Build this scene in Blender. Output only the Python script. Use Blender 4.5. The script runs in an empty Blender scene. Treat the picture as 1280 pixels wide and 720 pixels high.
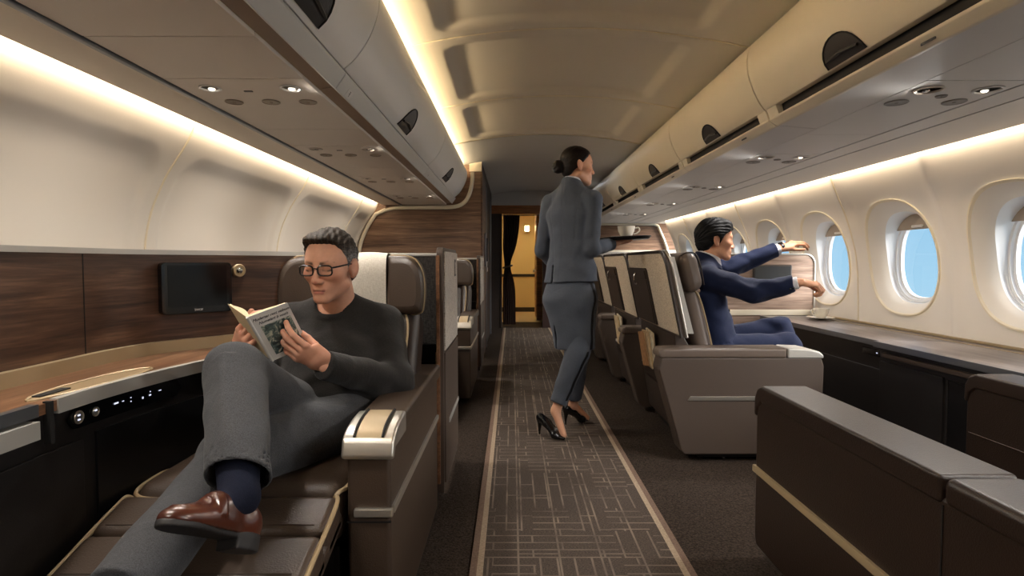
import bpy, bmesh, math, random
import numpy as np
from mathutils import Vector, Matrix

random.seed(7)
scene = bpy.context.scene
col = scene.collection
R = math.radians

# ------------------------------------------------------------------ camera
CAM_H = 1.07
cam_data = bpy.data.cameras.new('camera')
cam_data.lens = 20.25            # 720 px on a 1280 px wide frame
cam_data.sensor_width = 36.0
cam_data.clip_start = 0.02
cam = bpy.data.objects.new('camera', cam_data)
cam.location = (0, 0, CAM_H)
cam.rotation_euler = (R(90) - math.atan(32 / 720), 0, 0)
col.objects.link(cam)
scene.camera = cam

# ------------------------------------------------------------------ exposure
vs = scene.view_settings
vs.view_transform = 'Standard'
vs.look = 'None'
vs.gamma = 1.0
vs.exposure = 1.55
vs.use_curve_mapping = False

# ------------------------------------------------------------------ sky
def lin(c):
    return tuple(((v / 255) / 12.92 if v / 255 <= 0.04045 else ((v / 255 + 0.055) / 1.055) ** 2.4) for v in c)

world = bpy.data.worlds.new('sky')
scene.world = world
world.use_nodes = True
wn, wl = world.node_tree.nodes, world.node_tree.links
wn.clear()
w_out = wn.new('ShaderNodeOutputWorld')
w_bg = wn.new('ShaderNodeBackground')
w_tc = wn.new('ShaderNodeTexCoord')
w_sep = wn.new('ShaderNodeSeparateXYZ')
w_ramp = wn.new('ShaderNodeValToRGB')
w_map = wn.new('ShaderNodeMapRange')
w_map.inputs['From Min'].default_value = -0.35
w_map.inputs['From Max'].default_value = 0.6
wl.new(w_tc.outputs['Generated'], w_sep.inputs[0])
wl.new(w_sep.outputs['Z'], w_map.inputs['Value'])
wl.new(w_map.outputs[0], w_ramp.inputs[0])
e = w_ramp.color_ramp.elements
e[0].position = 0.0; e[0].color = (*lin((205, 222, 232)), 1)
e[1].position = 1.0; e[1].color = (*lin((74, 146, 204)), 1)
m_ = e.new(0.34); m_.color = (*lin((160, 205, 232)), 1)
wl.new(w_ramp.outputs[0], w_bg.inputs['Color'])
SKY = 0.39
w_bg.inputs['Strength'].default_value = SKY
wl.new(w_bg.outputs[0], w_out.inputs['Surface'])

# hazy daylight on the window side
sun_d = bpy.data.lights.new('sun', 'SUN')
sun_d.energy = 5.5
sun_d.angle = R(35)
sun_d.color = (1.0, 0.97, 0.93)
sun = bpy.data.objects.new('sun', sun_d)
col.objects.link(sun)
sun.rotation_euler = Vector((-0.80, 0.45, -0.40)).to_track_quat('-Z', 'Y').to_euler()

# light levels, all in one place
COVE = 6.0        # strips behind the sidewall valances
CEIL_COVE = 31.0   # strip on top of the bins beside the ceiling
GALLEY = 22.0
SPOT_L, SPOT_R = 8.6, 9.0    # wide beams of the small lamps in the service panels
WARM = lin((255, 232, 200))

# ------------------------------------------------------------------ materials
MATS = {}
def nodes_of(name):
    m = bpy.data.materials.new(name)
    m.use_nodes = True
    nt = m.node_tree
    b = nt.nodes['Principled BSDF']
    MATS[name] = m
    return m, nt, b

def plain(name, rgb, rough=0.5, metal=0.0, bump=0.0, bscale=200, var=0.0, vscale=3.0, spec=0.5, coat=0.0, sheen=0.0, stretch=(1, 1, 1)):
    m, nt, b = nodes_of(name)
    c = lin(rgb)
    b.inputs['Base Color'].default_value = (*c, 1)
    b.inputs['Roughness'].default_value = rough
    b.inputs['Metallic'].default_value = metal
    b.inputs['Specular IOR Level'].default_value = spec
    if coat: b.inputs['Coat Weight'].default_value = coat; b.inputs['Coat Roughness'].default_value = 0.15
    if sheen: b.inputs['Sheen Weight'].default_value = sheen
    if bump or var:
        tc = nt.nodes.new('ShaderNodeTexCoord')
        mp = nt.nodes.new('ShaderNodeMapping'); mp.inputs['Scale'].default_value = stretch
        nt.links.new(tc.outputs['Object'], mp.inputs[0])
    if var:
        n = nt.nodes.new('ShaderNodeTexNoise'); n.inputs['Scale'].default_value = vscale; n.inputs['Detail'].default_value = 6
        nt.links.new(mp.outputs[0], n.inputs['Vector'])
        r = nt.nodes.new('ShaderNodeValToRGB')
        r.color_ramp.elements[0].position = 0.3; r.color_ramp.elements[1].position = 0.7
        r.color_ramp.elements[0].color = (*[v * (1 - var) for v in c], 1)
        r.color_ramp.elements[1].color = (*[min(1, v * (1 + var)) for v in c], 1)
        nt.links.new(n.outputs['Fac'], r.inputs[0]); nt.links.new(r.outputs[0], b.inputs['Base Color'])
    if bump:
        n2 = nt.nodes.new('ShaderNodeTexNoise'); n2.inputs['Scale'].default_value = bscale; n2.inputs['Detail'].default_value = 3
        nt.links.new(mp.outputs[0], n2.inputs['Vector'])
        bp = nt.nodes.new('ShaderNodeBump'); bp.inputs['Strength'].default_value = bump; bp.inputs['Distance'].default_value = 0.004
        nt.links.new(n2.outputs['Fac'], bp.inputs['Height']); nt.links.new(bp.outputs[0], b.inputs['Normal'])
    return m

def wood(name, dark, mid, light, scale, rough=0.42):
    m, nt, b = nodes_of(name)
    tc = nt.nodes.new('ShaderNodeTexCoord')
    mp = nt.nodes.new('ShaderNodeMapping'); mp.inputs['Scale'].default_value = scale
    nt.links.new(tc.outputs['Object'], mp.inputs[0])
    n = nt.nodes.new('ShaderNodeTexNoise'); n.inputs['Scale'].default_value = 1.0; n.inputs['Detail'].default_value = 8
    n.inputs['Distortion'].default_value = 0.6; n.inputs['Roughness'].default_value = 0.62
    nt.links.new(mp.outputs[0], n.inputs['Vector'])
    r = nt.nodes.new('ShaderNodeValToRGB')
    el = r.color_ramp.elements
    el[0].position = 0.30; el[0].color = (*lin(dark), 1)
    el[1].position = 0.72; el[1].color = (*lin(light), 1)
    k = el.new(0.5); k.color = (*lin(mid), 1)
    nt.links.new(n.outputs['Fac'], r.inputs[0])
    # fine pores
    mp2 = nt.nodes.new('ShaderNodeMapping'); mp2.inputs['Scale'].default_value = [s * 6 for s in scale]
    nt.links.new(tc.outputs['Object'], mp2.inputs[0])
    n2 = nt.nodes.new('ShaderNodeTexNoise'); n2.inputs['Scale'].default_value = 1.0; n2.inputs['Detail'].default_value = 2
    nt.links.new(mp2.outputs[0], n2.inputs['Vector'])
    mx = nt.nodes.new('ShaderNodeMix'); mx.data_type = 'RGBA'; mx.blend_type = 'MULTIPLY'; mx.inputs['Factor'].default_value = 0.45
    nt.links.new(r.outputs[0], mx.inputs['A'])
    r2 = nt.nodes.new('ShaderNodeValToRGB'); r2.color_ramp.elements[0].position = 0.35; r2.color_ramp.elements[1].position = 0.6
    r2.color_ramp.elements[0].color = (0.35, 0.35, 0.35, 1)
    nt.links.new(n2.outputs['Fac'], r2.inputs[0]); nt.links.new(r2.outputs[0], mx.inputs['B'])
    nt.links.new(mx.outputs['Result'], b.inputs['Base Color'])
    b.inputs['Roughness'].default_value = rough
    return m

def weave(name, c1, c2, scale=420, rough=0.9):
    m, nt, b = nodes_of(name)
    tc = nt.nodes.new('ShaderNodeTexCoord')
    outs = []
    for sc in ((0.25, 0.25, 1.6), (1.6, 1.6, 0.25)):
        mp = nt.nodes.new('ShaderNodeMapping'); mp.inputs['Scale'].default_value = sc
        nt.links.new(tc.outputs['Object'], mp.inputs[0])
        n = nt.nodes.new('ShaderNodeTexNoise'); n.inputs['Scale'].default_value = scale * 0.5; n.inputs['Detail'].default_value = 2
        nt.links.new(mp.outputs[0], n.inputs['Vector']); outs.append(n)
    ad = nt.nodes.new('ShaderNodeMath'); ad.operation = 'ADD'
    nt.links.new(outs[0].outputs['Fac'], ad.inputs[0]); nt.links.new(outs[1].outputs['Fac'], ad.inputs[1])
    hv = nt.nodes.new('ShaderNodeMath'); hv.operation = 'MULTIPLY'; hv.inputs[1].default_value = 0.5
    nt.links.new(ad.outputs[0], hv.inputs[0])
    r = nt.nodes.new('ShaderNodeValToRGB')
    r.color_ramp.elements[0].position = 0.40; r.color_ramp.elements[0].color = (*lin(c1), 1)
    r.color_ramp.elements[1].position = 0.60; r.color_ramp.elements[1].color = (*lin(c2), 1)
    nt.links.new(hv.outputs[0], r.inputs[0]); nt.links.new(r.outputs[0], b.inputs['Base Color'])
    bp = nt.nodes.new('ShaderNodeBump'); bp.inputs['Strength'].default_value = 0.35; bp.inputs['Distance'].default_value = 0.003
    nt.links.new(hv.outputs[0], bp.inputs['Height']); nt.links.new(bp.outputs[0], b.inputs['Normal'])
    b.inputs['Roughness'].default_value = rough
    b.inputs['Specular IOR Level'].default_value = 0.2
    return m

def emit(name, rgb_lin, strength):
    m = bpy.data.materials.new(name); m.use_nodes = True
    nt = m.node_tree; nt.nodes.clear()
    o = nt.nodes.new('ShaderNodeOutputMaterial'); em = nt.nodes.new('ShaderNodeEmission')
    em.inputs['Color'].default_value = (*rgb_lin, 1); em.inputs['Strength'].default_value = strength
    nt.links.new(em.outputs[0], o.inputs['Surface']); MATS[name] = m
    return m

plain('sidewall', (236, 229, 218), 0.5, bump=0.05, bscale=500)
plain('seam', (238, 226, 200), 0.45)
plain('ceiling', (222, 214, 200), 0.5, bump=0.04, bscale=400)
plain('ceiling_grey', (200, 199, 197), 0.55)
plain('soffit', (212, 204, 194), 0.5, bump=0.04, bscale=400)
plain('soffit_grey', (216, 214, 212), 0.5, bump=0.04, bscale=400)
plain('valance', (205, 195, 182), 0.5)
plain('lip_brown', (140, 118, 98), 0.5)
plain('bin', (240, 239, 237), 0.38, bump=0.03, bscale=500)
plain('bin_beige', (216, 206, 186), 0.42, bump=0.03, bscale=500)
plain('lip_silver', (205, 205, 203), 0.35, metal=0.2)
plain('gap', (22, 20, 19), 0.7)
plain('handle', (62, 60, 60), 0.4, metal=0.3)
plain('rail', (120, 122, 126), 0.3, metal=0.7)
plain('white_trim', (232, 222, 200), 0.45)
wood('walnut', (48, 32, 24), (88, 62, 47), (130, 98, 75), (1.7, 1.7, 26))
wood('walnut_light', (86, 62, 48), (134, 102, 80), (172, 138, 112), (1.2, 1.2, 26))
wood('walnut_pale', (120, 96, 82), (160, 136, 120), (186, 164, 148), (1.2, 1.2, 26))
wood('walnut_top', (92, 62, 44), (132, 94, 68), (166, 126, 94), (22, 1.4, 22), 0.32)
wood('grey_top', (76, 66, 62), (112, 100, 95), (140, 128, 122), (20, 1.3, 20), 0.30)
wood('galley_wood', (92, 52, 22), (150, 92, 44), (182, 118, 62), (1.2, 1.2, 24), 0.4)
plain('champagne', (178, 158, 124), 0.42, metal=0.25)
plain('silver', (205, 200, 190), 0.32, metal=0.85)
plain('silver_satin', (196, 194, 188), 0.42, metal=0.45)
plain('chrome', (220, 220, 220), 0.15, metal=1.0)
plain('leather', (66, 53, 43), 0.40, bump=0.25, bscale=260, var=0.08, vscale=8)
plain('leather_dark', (40, 28, 21), 0.38, bump=0.22, bscale=260, var=0.08, vscale=8)
plain('leather_taupe', (104, 91, 82), 0.42, bump=0.2, bscale=260, var=0.06, vscale=8)
plain('laminate', (80, 68, 60), 0.5, bump=0.12, bscale=320)
plain('laminate_dark', (58, 48, 42), 0.45, bump=0.1, bscale=320)
plain('console_dark', (28, 25, 24), 0.42, bump=0.08, bscale=300)
plain('console_black', (18, 17, 18), 0.35)
plain('stitch', (60, 46, 36), 0.7)
plain('piping', (164, 142, 108), 0.45)
plain('plastic_dark', (50, 42, 38), 0.45)
plain('black_gloss', (10, 11, 13), 0.18)
plain('screen', (4, 7, 10), 0.2, spec=.3)
plain('screen_grey', (58, 60, 62), 0.25)
plain('beige_tray', (160, 138, 106), 0.4)
weave('fabric_light', (150, 142, 132), (212, 204, 194), 420)
weave('fabric_beige', (176, 160, 138), (222, 208, 186), 420)
weave('fabric_charcoal', (38, 36, 35), (70, 66, 63), 420)
weave('cover_cloth', (214, 206, 192), (236, 230, 218), 700)
plain('porcelain', (246, 240, 226), 0.25, coat=0.4)
plain('tray_black', (16, 17, 19), 0.35)
plain('paper', (236, 220, 182), 0.8)
plain('paper_white', (222, 220, 216), 0.6)
plain('curtain', (52, 32, 26), 0.9, bump=0.3, bscale=150)
plain('galley_wall', (212, 186, 134), 0.55)
plain('galley_dark', (44, 34, 28), 0.5)
plain('floor_pale', (170, 150, 118), 0.5)
plain('sleeve_white', (238, 240, 242), 0.4)
plain('shade', (168, 154, 138), 0.55)
plain('ink', (40, 44, 50), 0.7)
plain('placard', (60, 60, 62), 0.5)
emit('cove_strip', WARM, COVE)
emit('ceiling_strip', lin((255, 228, 180)), CEIL_COVE)
emit('galley_lamp', lin((255, 226, 168)), GALLEY)
emit('fill_glow', lin((236, 242, 255)), 8.0)  # cool glow of the fill lamps added in the far ceiling
emit('lamp_lens', lin((255, 240, 215)), 1.4)
emit('icon', lin((225, 230, 255)), .4)
plain('lens_off', (200, 196, 190), 0.2, metal=0.6)

def glass_mat():
    m = bpy.data.materials.new('glass'); m.use_nodes = True
    nt = m.node_tree; nt.nodes.clear()
    o = nt.nodes.new('ShaderNodeOutputMaterial'); mx = nt.nodes.new('ShaderNodeMixShader')
    t = nt.nodes.new('ShaderNodeBsdfTransparent'); g = nt.nodes.new('ShaderNodeBsdfGlossy')
    g.inputs['Roughness'].default_value = 0.03
    mx.inputs[0].default_value = 0.05
    nt.links.new(t.outputs[0], mx.inputs[1]); nt.links.new(g.outputs[0], mx.inputs[2]); nt.links.new(mx.outputs[0], o.inputs['Surface'])
    MATS['glass'] = m
glass_mat()

def carpet_mat():
    m, nt, b = nodes_of('carpet')
    tc = nt.nodes.new('ShaderNodeTexCoord')
    n = nt.nodes.new('ShaderNodeTexNoise'); n.inputs['Scale'].default_value = 160; n.inputs['Detail'].default_value = 4
    nt.links.new(tc.outputs['Object'], n.inputs['Vector'])
    r = nt.nodes.new('ShaderNodeValToRGB')
    r.color_ramp.elements[0].position = 0.32; r.color_ramp.elements[0].color = (*lin((34, 28, 24)), 1)
    r.color_ramp.elements[1].position = 0.72; r.color_ramp.elements[1].color = (*lin((76, 65, 57)), 1)
    nt.links.new(n.outputs['Fac'], r.inputs[0]); nt.links.new(r.outputs[0], b.inputs['Base Color'])
    bp = nt.nodes.new('ShaderNodeBump'); bp.inputs['Strength'].default_value = 0.5; bp.inputs['Distance'].default_value = 0.006
    nt.links.new(n.outputs['Fac'], bp.inputs['Height']); nt.links.new(bp.outputs[0], b.inputs['Normal'])
    b.inputs['Roughness'].default_value = 0.95; b.inputs['Specular IOR Level'].default_value = 0.1
carpet_mat()

def runner_mat():
    m, nt, b = nodes_of('runner')
    N = nt.nodes.new; L = nt.links.new
    tc = N('ShaderNodeTexCoord')
    def bricks(rot, w, h, off, seed):
        mp = N('ShaderNodeMapping'); mp.inputs['Rotation'].default_value = (0, 0, rot); mp.inputs['Location'].default_value = (seed, seed * 0.7, 0)
        L(tc.outputs['Object'], mp.inputs[0])
        br = N('ShaderNodeTexBrick'); br.inputs['Scale'].default_value = 1.0
        br.inputs['Brick Width'].default_value = w; br.inputs['Row Height'].default_value = h
        br.inputs['Mortar Size'].default_value = 0.0042; br.inputs['Mortar Smooth'].default_value = 0.2
        br.offset = off; br.offset_frequency = 2; br.squash = 1.0
        L(mp.outputs[0], br.inputs['Vector'])
        return br
    b1 = bricks(R(90), 0.34, 0.062, 0.37, 0.11)
    b2 = bricks(0.0, 0.26, 0.055, 0.43, 0.05)
    b3 = bricks(R(90), 0.5, 0.15, 0.5, 0.31)
    # block mask: white noise of snapped coordinates
    sn = N('ShaderNodeVectorMath'); sn.operation = 'SNAP'; sn.inputs[1].default_value = (0.155, 0.21, 1.0)
    L(tc.outputs['Object'], sn.inputs[0])
    wn_ = N('ShaderNodeTexWhiteNoise'); wn_.noise_dimensions = '3D'
    L(sn.outputs[0], wn_.inputs['Vector'])
    gt = N('ShaderNodeMath'); gt.operation = 'GREATER_THAN'; gt.inputs[1].default_value = 0.5
    L(wn_.outputs['Value'], gt.inputs[0])
    mx = N('ShaderNodeMix'); mx.data_type = 'FLOAT'
    L(gt.outputs[0], mx.inputs['Factor']); L(b1.outputs['Fac'], mx.inputs['A']); L(b2.outputs['Fac'], mx.inputs['B'])
    ma = N('ShaderNodeMath'); ma.operation = 'MAXIMUM'
    L(mx.outputs['Result'], ma.inputs[0]); L(b3.outputs['Fac'], ma.inputs[1])
    # patchy wear of the light yarn
    nz = N('ShaderNodeTexNoise'); nz.inputs['Scale'].default_value = 7.0; nz.inputs['Detail'].default_value = 3
    L(tc.outputs['Object'], nz.inputs['Vector'])
    mr = N('ShaderNodeMapRange'); mr.inputs['From Min'].default_value = 0.35; mr.inputs['From Max'].default_value = 0.62
    mr.inputs['To Min'].default_value = 0.2; mr.inputs['To Max'].default_value = 1.0
    L(nz.outputs['Fac'], mr.inputs['Value'])
    mu = N('ShaderNodeMath'); mu.operation = 'MULTIPLY'
    L(ma.outputs[0], mu.inputs[0]); L(mr.outputs[0], mu.inputs[1])
    # yarn grain
    mpg = N('ShaderNodeMapping'); mpg.inputs['Scale'].default_value = (1, 3, 1)
    L(tc.outputs['Object'], mpg.inputs[0])
    ng = N('ShaderNodeTexNoise'); ng.inputs['Scale'].default_value = 150; ng.inputs['Detail'].default_value = 3
    L(mpg.outputs[0], ng.inputs['Vector'])
    rg = N('ShaderNodeValToRGB')
    rg.color_ramp.elements[0].position = 0.3; rg.color_ramp.elements[0].color = (*lin((57, 50, 46)), 1)
    rg.color_ramp.elements[1].position = 0.7; rg.color_ramp.elements[1].color = (*lin((104, 93, 85)), 1)
    L(ng.outputs['Fac'], rg.inputs[0])
    mc = N('ShaderNodeMix'); mc.data_type = 'RGBA'
    L(mu.outputs[0], mc.inputs['Factor']); L(rg.outputs[0], mc.inputs['A']); mc.inputs['B'].default_value = (*lin((134, 121, 108)), 1)
    L(mc.outputs['Result'], b.inputs['Base Color'])
    bp = N('ShaderNodeBump'); bp.inputs['Strength'].default_value = 0.4; bp.inputs['Distance'].default_value = 0.004
    L(ng.outputs['Fac'], bp.inputs['Height']); L(bp.outputs[0], b.inputs['Normal'])
    b.inputs['Roughness'].default_value = 0.95; b.inputs['Specular IOR Level'].default_value = 0.1
runner_mat()
plain('border_tan', (168, 150, 130), 0.95, bump=0.4, bscale=160, var=0.2, vscale=120, spec=0.1)
plain('border_mauve', (122, 102, 90), 0.95, bump=0.4, bscale=160, var=0.2, vscale=120, spec=0.1)

# ------------------------------------------------------------------ mesh helpers
ORIG = {}          # root object name -> world origin of its local frame

class MB:
    def __init__(self): self.v, self.f = [], []
    def raw(self, v, f):
        n = len(self.v)
        self.v += [tuple(p) for p in v]
        self.f += [tuple(i + n for i in q) for q in f]
        return self
    def bm(self, bm):
        bm.verts.index_update()
        self.raw([v.co[:] for v in bm.verts], [[v.index for v in f.verts] for f in bm.faces])
        bm.free(); return self
    def box(self, x0, x1, y0, y1, z0, z1, bev=0.0, seg=2, M=None):
        b = bmesh.new()
        bmesh.ops.create_cube(b, size=1)
        for v in b.verts:
            v.co = Vector(((x0 + x1) / 2 + v.co.x * (x1 - x0), (y0 + y1) / 2 + v.co.y * (y1 - y0), (z0 + z1) / 2 + v.co.z * (z1 - z0)))
        if bev: bmesh.ops.bevel(b, geom=b.edges[:], offset=bev, segments=seg, profile=0.5, affect='EDGES', clamp_overlap=True)
        if M is not None: b.transform(M)
        return self.bm(b)
    def prism(self, prof, axis, a0, a1, bev=0.0, seg=2, M=None, ang=20):
        b = bmesh.new()
        def P(p, a):
            return {'x': (a, p[0], p[1]), 'y': (p[0], a, p[1]), 'z': (p[0], p[1], a)}[axis]
        A = [b.verts.new(P(p, a0)) for p in prof]
        B = [b.verts.new(P(p, a1)) for p in prof]
        n = len(prof)
        b.faces.new(A); b.faces.new(B[::-1])
        for i in range(n): b.faces.new((A[i], B[i], B[(i + 1) % n], A[(i + 1) % n]))
        bmesh.ops.recalc_face_normals(b, faces=b.faces[:])
        if bev:
            ed = [e for e in b.edges if e.calc_face_angle(0) > R(ang)]
            bmesh.ops.bevel(b, geom=ed, offset=bev, segments=seg, profile=0.5, affect='EDGES', clamp_overlap=True)
        bmesh.ops.triangulate(b, faces=[f for f in b.faces if len(f.verts) > 8])
        if M is not None: b.transform(M)
        return self.bm(b)
    def tube(self, path, r, n=8, closed=False, caps=True, flat=None):
        path = [Vector(p) for p in path]; m = len(path)
        V, F = [], []
        prev = None
        for i, p in enumerate(path):
            if closed: t = path[(i + 1) % m] - path[i - 1]
            else: t = path[min(i + 1, m - 1)] - path[max(i - 1, 0)]
            t.normalize()
            if prev is None:
                u = Vector((0, 0, 1)) if abs(t.z) < 0.9 else Vector((1, 0, 0))
            else: u = prev
            u = (u - t * u.dot(t)).normalized(); prev = u
            w = t.cross(u)
            rr = r[i] if isinstance(r, (list, tuple)) else r
            fl = flat or 1.0
            for k in range(n):
                a = 2 * math.pi * k / n
                V.append(p + u * math.cos(a) * rr + w * math.sin(a) * rr * fl)
        for i in range(m if closed else m - 1):
            j = (i + 1) % m
            for k in range(n):
                F.append((i * n + k, i * n + (k + 1) % n, j * n + (k + 1) % n, j * n + k))
        if caps and not closed:
            F.append(tuple(range(n))[::-1]); F.append(tuple((m - 1) * n + k for k in range(n)))
        return self.raw(V, F)
    def lathe(self, prof, n=24, M=None):
        V, F = [], []
        for (r, z) in prof:
            for k in range(n):
                a = 2 * math.pi * k / n
                V.append(Vector((r * math.cos(a), r * math.sin(a), z)))
        for i in range(len(prof) - 1):
            for k in range(n):
                F.append((i * n + k, i * n + (k + 1) % n, (i + 1) * n + (k + 1) % n, (i + 1) * n + k))
        F.append(tuple(range(n))[::-1]); F.append(tuple((len(prof) - 1) * n + k for k in range(n)))
        if M is not None: V = [M @ v for v in V]
        return self.raw(V, F)
    def grid(self, fn, us, vs_, solid=None):
        V = [fn(u, v) for u in us for v in vs_]
        nv = len(vs_)
        F = [(i * nv + j, i * nv + j + 1, (i + 1) * nv + j + 1, (i + 1) * nv + j) for i in range(len(us) - 1) for j in range(nv - 1)]
        return self.raw(V, F)
    def build(self, name, mat, parent=None, smooth=35, wn=True, flip=False):
        v = np.array(self.v, dtype=np.float64).reshape(-1, 3)
        loc = None
        if parent is None:
            loc = np.array([(v[:, 0].min() + v[:, 0].max()) / 2, (v[:, 1].min() + v[:, 1].max()) / 2, v[:, 2].min()])
            v = v - loc
        else:
            root = parent
            while root.parent: root = root.parent
            v = v - np.array(ORIG.get(root.name, (0, 0, 0)))
        me = bpy.data.meshes.new(name)
        f = [q[::-1] for q in self.f] if flip else self.f
        me.from_pydata(v.tolist(), [], f)
        me.validate()
        o = bpy.data.objects.new(name, me); col.objects.link(o)
        if loc is not None:
            o.location = loc; ORIG[o.name] = tuple(loc)
        if parent is not None: o.parent = parent
        me.materials.append(MATS[mat] if isinstance(mat, str) else mat)
        if smooth:
            me.polygons.foreach_set('use_smooth', [True] * len(me.polygons))
            me.set_sharp_from_angle(angle=R(smooth))
            if wn and len(me.polygons) < 3000:
                md = o.modifiers.new('weighted_normal', 'WEIGHTED_NORMAL'); md.keep_sharp = True
        return o

def tag(o, label, cat=None, group=None, kind=None):
    o['label'] = label
    if cat: o['category'] = cat
    if group: o['group'] = group
    if kind: o['kind'] = kind
    return o

def thing(name, label, cat, loc=(0, 0, 0), group=None, kind=None, local=False):
    o = bpy.data.objects.new(name, None)
    o.empty_display_size = 0.05
    col.objects.link(o); o.location = loc
    ORIG[o.name] = (0, 0, 0) if local else tuple(loc)
    return tag(o, label, cat, group, kind)

def copy_tree(o, parent=None):
    c = o.copy(); col.objects.link(c); c.parent = parent
    for ch in list(o.children): copy_tree(ch, c)
    return c

def smoothstep(a, b, x):
    t = np.clip((x - a) / (b - a), 0, 1)
    return t * t * (3 - 2 * t)

def catmull(pts, n=8, closed=False):
    P = [Vector(p) for p in pts]; out = []
    m = len(P)
    rng = range(m if closed else m - 1)
    for i in rng:
        p0 = P[(i - 1) % m] if closed or i > 0 else P[0] * 2 - P[1]
        p1, p2 = P[i], P[(i + 1) % m]
        p3 = P[(i + 2) % m] if closed or i + 2 < m else P[-1] * 2 - P[-2]
        for k in range(n):
            t = k / n
            out.append(0.5 * ((2 * p1) + (p2 - p0) * t + (2 * p0 - 5 * p1 + 4 * p2 - p3) * t * t + (3 * p1 - p0 - 3 * p2 + p3) * t ** 3))
    if not closed: out.append(P[-1].copy())
    return out

def text_mesh(body, size, M, mat, parent, name, ext=0.0005, align='CENTER', shear=0.0):
    cu = bpy.data.curves.new(name, 'FONT'); cu.body = body; cu.size = size; cu.extrude = ext
    cu.align_x = align; cu.align_y = 'CENTER'; cu.shear = shear; cu.resolution_u = 3
    t = bpy.data.objects.new(name + '_tmp', cu); col.objects.link(t)
    dg = bpy.context.evaluated_depsgraph_get()
    me = bpy.data.meshes.new_from_object(t.evaluated_get(dg))
    bpy.data.objects.remove(t)
    mb = MB(); mb.raw([M @ v.co for v in me.vertices], [tuple(p.vertices) for p in me.polygons])
    bpy.data.meshes.remove(me)
    return mb.build(name, mat, parent, smooth=0)

def sd_rbox(px, py, cx, cy, hx, hy, r):
    qx = np.abs(px - cx) - hx + r; qy = np.abs(py - cy) - hy + r
    return np.hypot(np.maximum(qx, 0), np.maximum(qy, 0)) + np.minimum(np.maximum(qx, qy), 0) - r
# ================================================================== THE CABIN
Y0, Y1 = -2.4, 9.4            # the cabin runs on behind the camera

tag(MB().box(-2.0, 2.9, Y0 - 0.1, 12.6, -0.06, 0.0).build('floor', 'carpet', smooth=0), 'dark brown carpeted cabin floor', 'floor', kind='structure')

rn = thing('aisle_runner', 'patterned grey brown carpet runner with tan borders along the aisle', 'carpet', (0.24, 3.5, 0))
MB().box(-0.10, 0.585, Y0, 9.35, 0.0, 0.006).build('runner_field', 'runner', rn, smooth=0)
for a, b, m in ((-0.122, -0.10, 'border_tan'), (-0.146, -0.122, 'border_mauve'), (0.585, 0.607, 'border_tan'), (0.607, 0.631, 'border_mauve')):
    MB().box(a, b, Y0, 9.35, 0.0, 0.007).build('border', m, rn, smooth=0)

# ---- left sidewall -------------------------------------------------
ZL = np.array([0, .9, 1.1, 1.2, 1.32, 1.40, 1.49, 1.59, 1.66, 1.74, 1.80])
XL = np.array([-1.70, -1.74, -1.735, -1.725, -1.695, -1.66, -1.615, -1.545, -1.50, -1.47, -1.455])
def smooth_curve(z, x):
    zz = np.linspace(z[0], z[-1], 400); xx = np.interp(zz, z, x)
    k = np.hanning(35); k /= k.sum()
    xp = np.concatenate([2 * xx[0] - xx[17:0:-1], xx, 2 * xx[-1] - xx[-2:-19:-1]])
    return zz, np.convolve(xp, k, 'valid')
ZLs, XLs = smooth_curve(ZL, XL)
fL = lambda z: float(np.interp(z, ZLs, XLs))

wl_ = tag(MB().grid(lambda y, z: (fL(z) - 0.05, y, z), [Y0, 6.5], list(np.linspace(0, 1.8, 24))).build('wall_left', 'sidewall'), 'cream curved cabin sidewall behind the walnut suites', 'wall', kind='structure')
seamsL = [-1.84, -0.32, 1.20, 2.72, 4.24, 5.76, 6.42]
zs = list(np.linspace(0.6, 1.47, 16)) + list(np.linspace(1.48, 1.64, 18)) + list(np.linspace(1.65, 1.80, 8))
for a, b in zip(seamsL[:-1], seamsL[1:]):
    ys = list(np.linspace(a + .003, a + .24, 26)) + list(np.linspace(a + .26, b - .26, max(2, int((b - a - .5) / .1)))) + list(np.linspace(b - .24, b - .003, 26))
    if b - a < 0.8: ys = list(np.linspace(a + .003, b - .003, 40))
    def fn(y, z, a=a, b=b):
        d = float(sd_rbox(y, z, (a + b) / 2, 0.6, (b - a) / 2 - 0.09, 0.975, 0.13))
        return (fL(z) - 0.022 * (1 - float(smoothstep(-0.045, 0.02, d))), y, z)
    MB().grid(fn, ys, zs).build('sidewall_panel', 'sidewall', wl_, smooth=60, wn=False)
for y in seamsL[:-1]:
    MB().tube([(fL(z) + .001, y, z) for z in np.linspace(0.6, 1.77, 26)], 0.006, 6).build('seam_strip', 'seam', wl_, smooth=60, wn=False)

# ---- left valance and service soffit --------------------------------
tr = tag(MB().prism([(-1.42, 1.70), (-1.226, 1.70), (-1.226, 1.73), (-1.405, 1.73), (-1.405, 1.765), (-1.42, 1.765)], 'y', Y0, 6.36).build('trim_1', 'valance'), 'flat beige valance hiding the left wall light', 'trim', kind='structure')
MB().box(-1.47, -1.2, Y0, 6.36, 1.79, 1.80).build('cove_roof', 'valance', tr, smooth=0)
MB().box(-1.226, -1.205, Y0, 6.36, 1.692, 1.712, 0.004).build('metal_rail', 'rail', tr)
MB().box(-1.198, -0.70, Y0, 6.36, 1.716, 1.73).build('backing', 'gap', tr, smooth=0)
tag(MB().raw([(-1.423, Y0, 1.703), (-1.423, 6.34, 1.703), (-1.425, 6.34, 1.735), (-1.425, Y0, 1.735)], [(0, 1, 2, 3)]).build('cove_light', 'cove_strip', smooth=0), 'warm light strip glowing behind the valance over the walnut suites', 'light strip')

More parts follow.
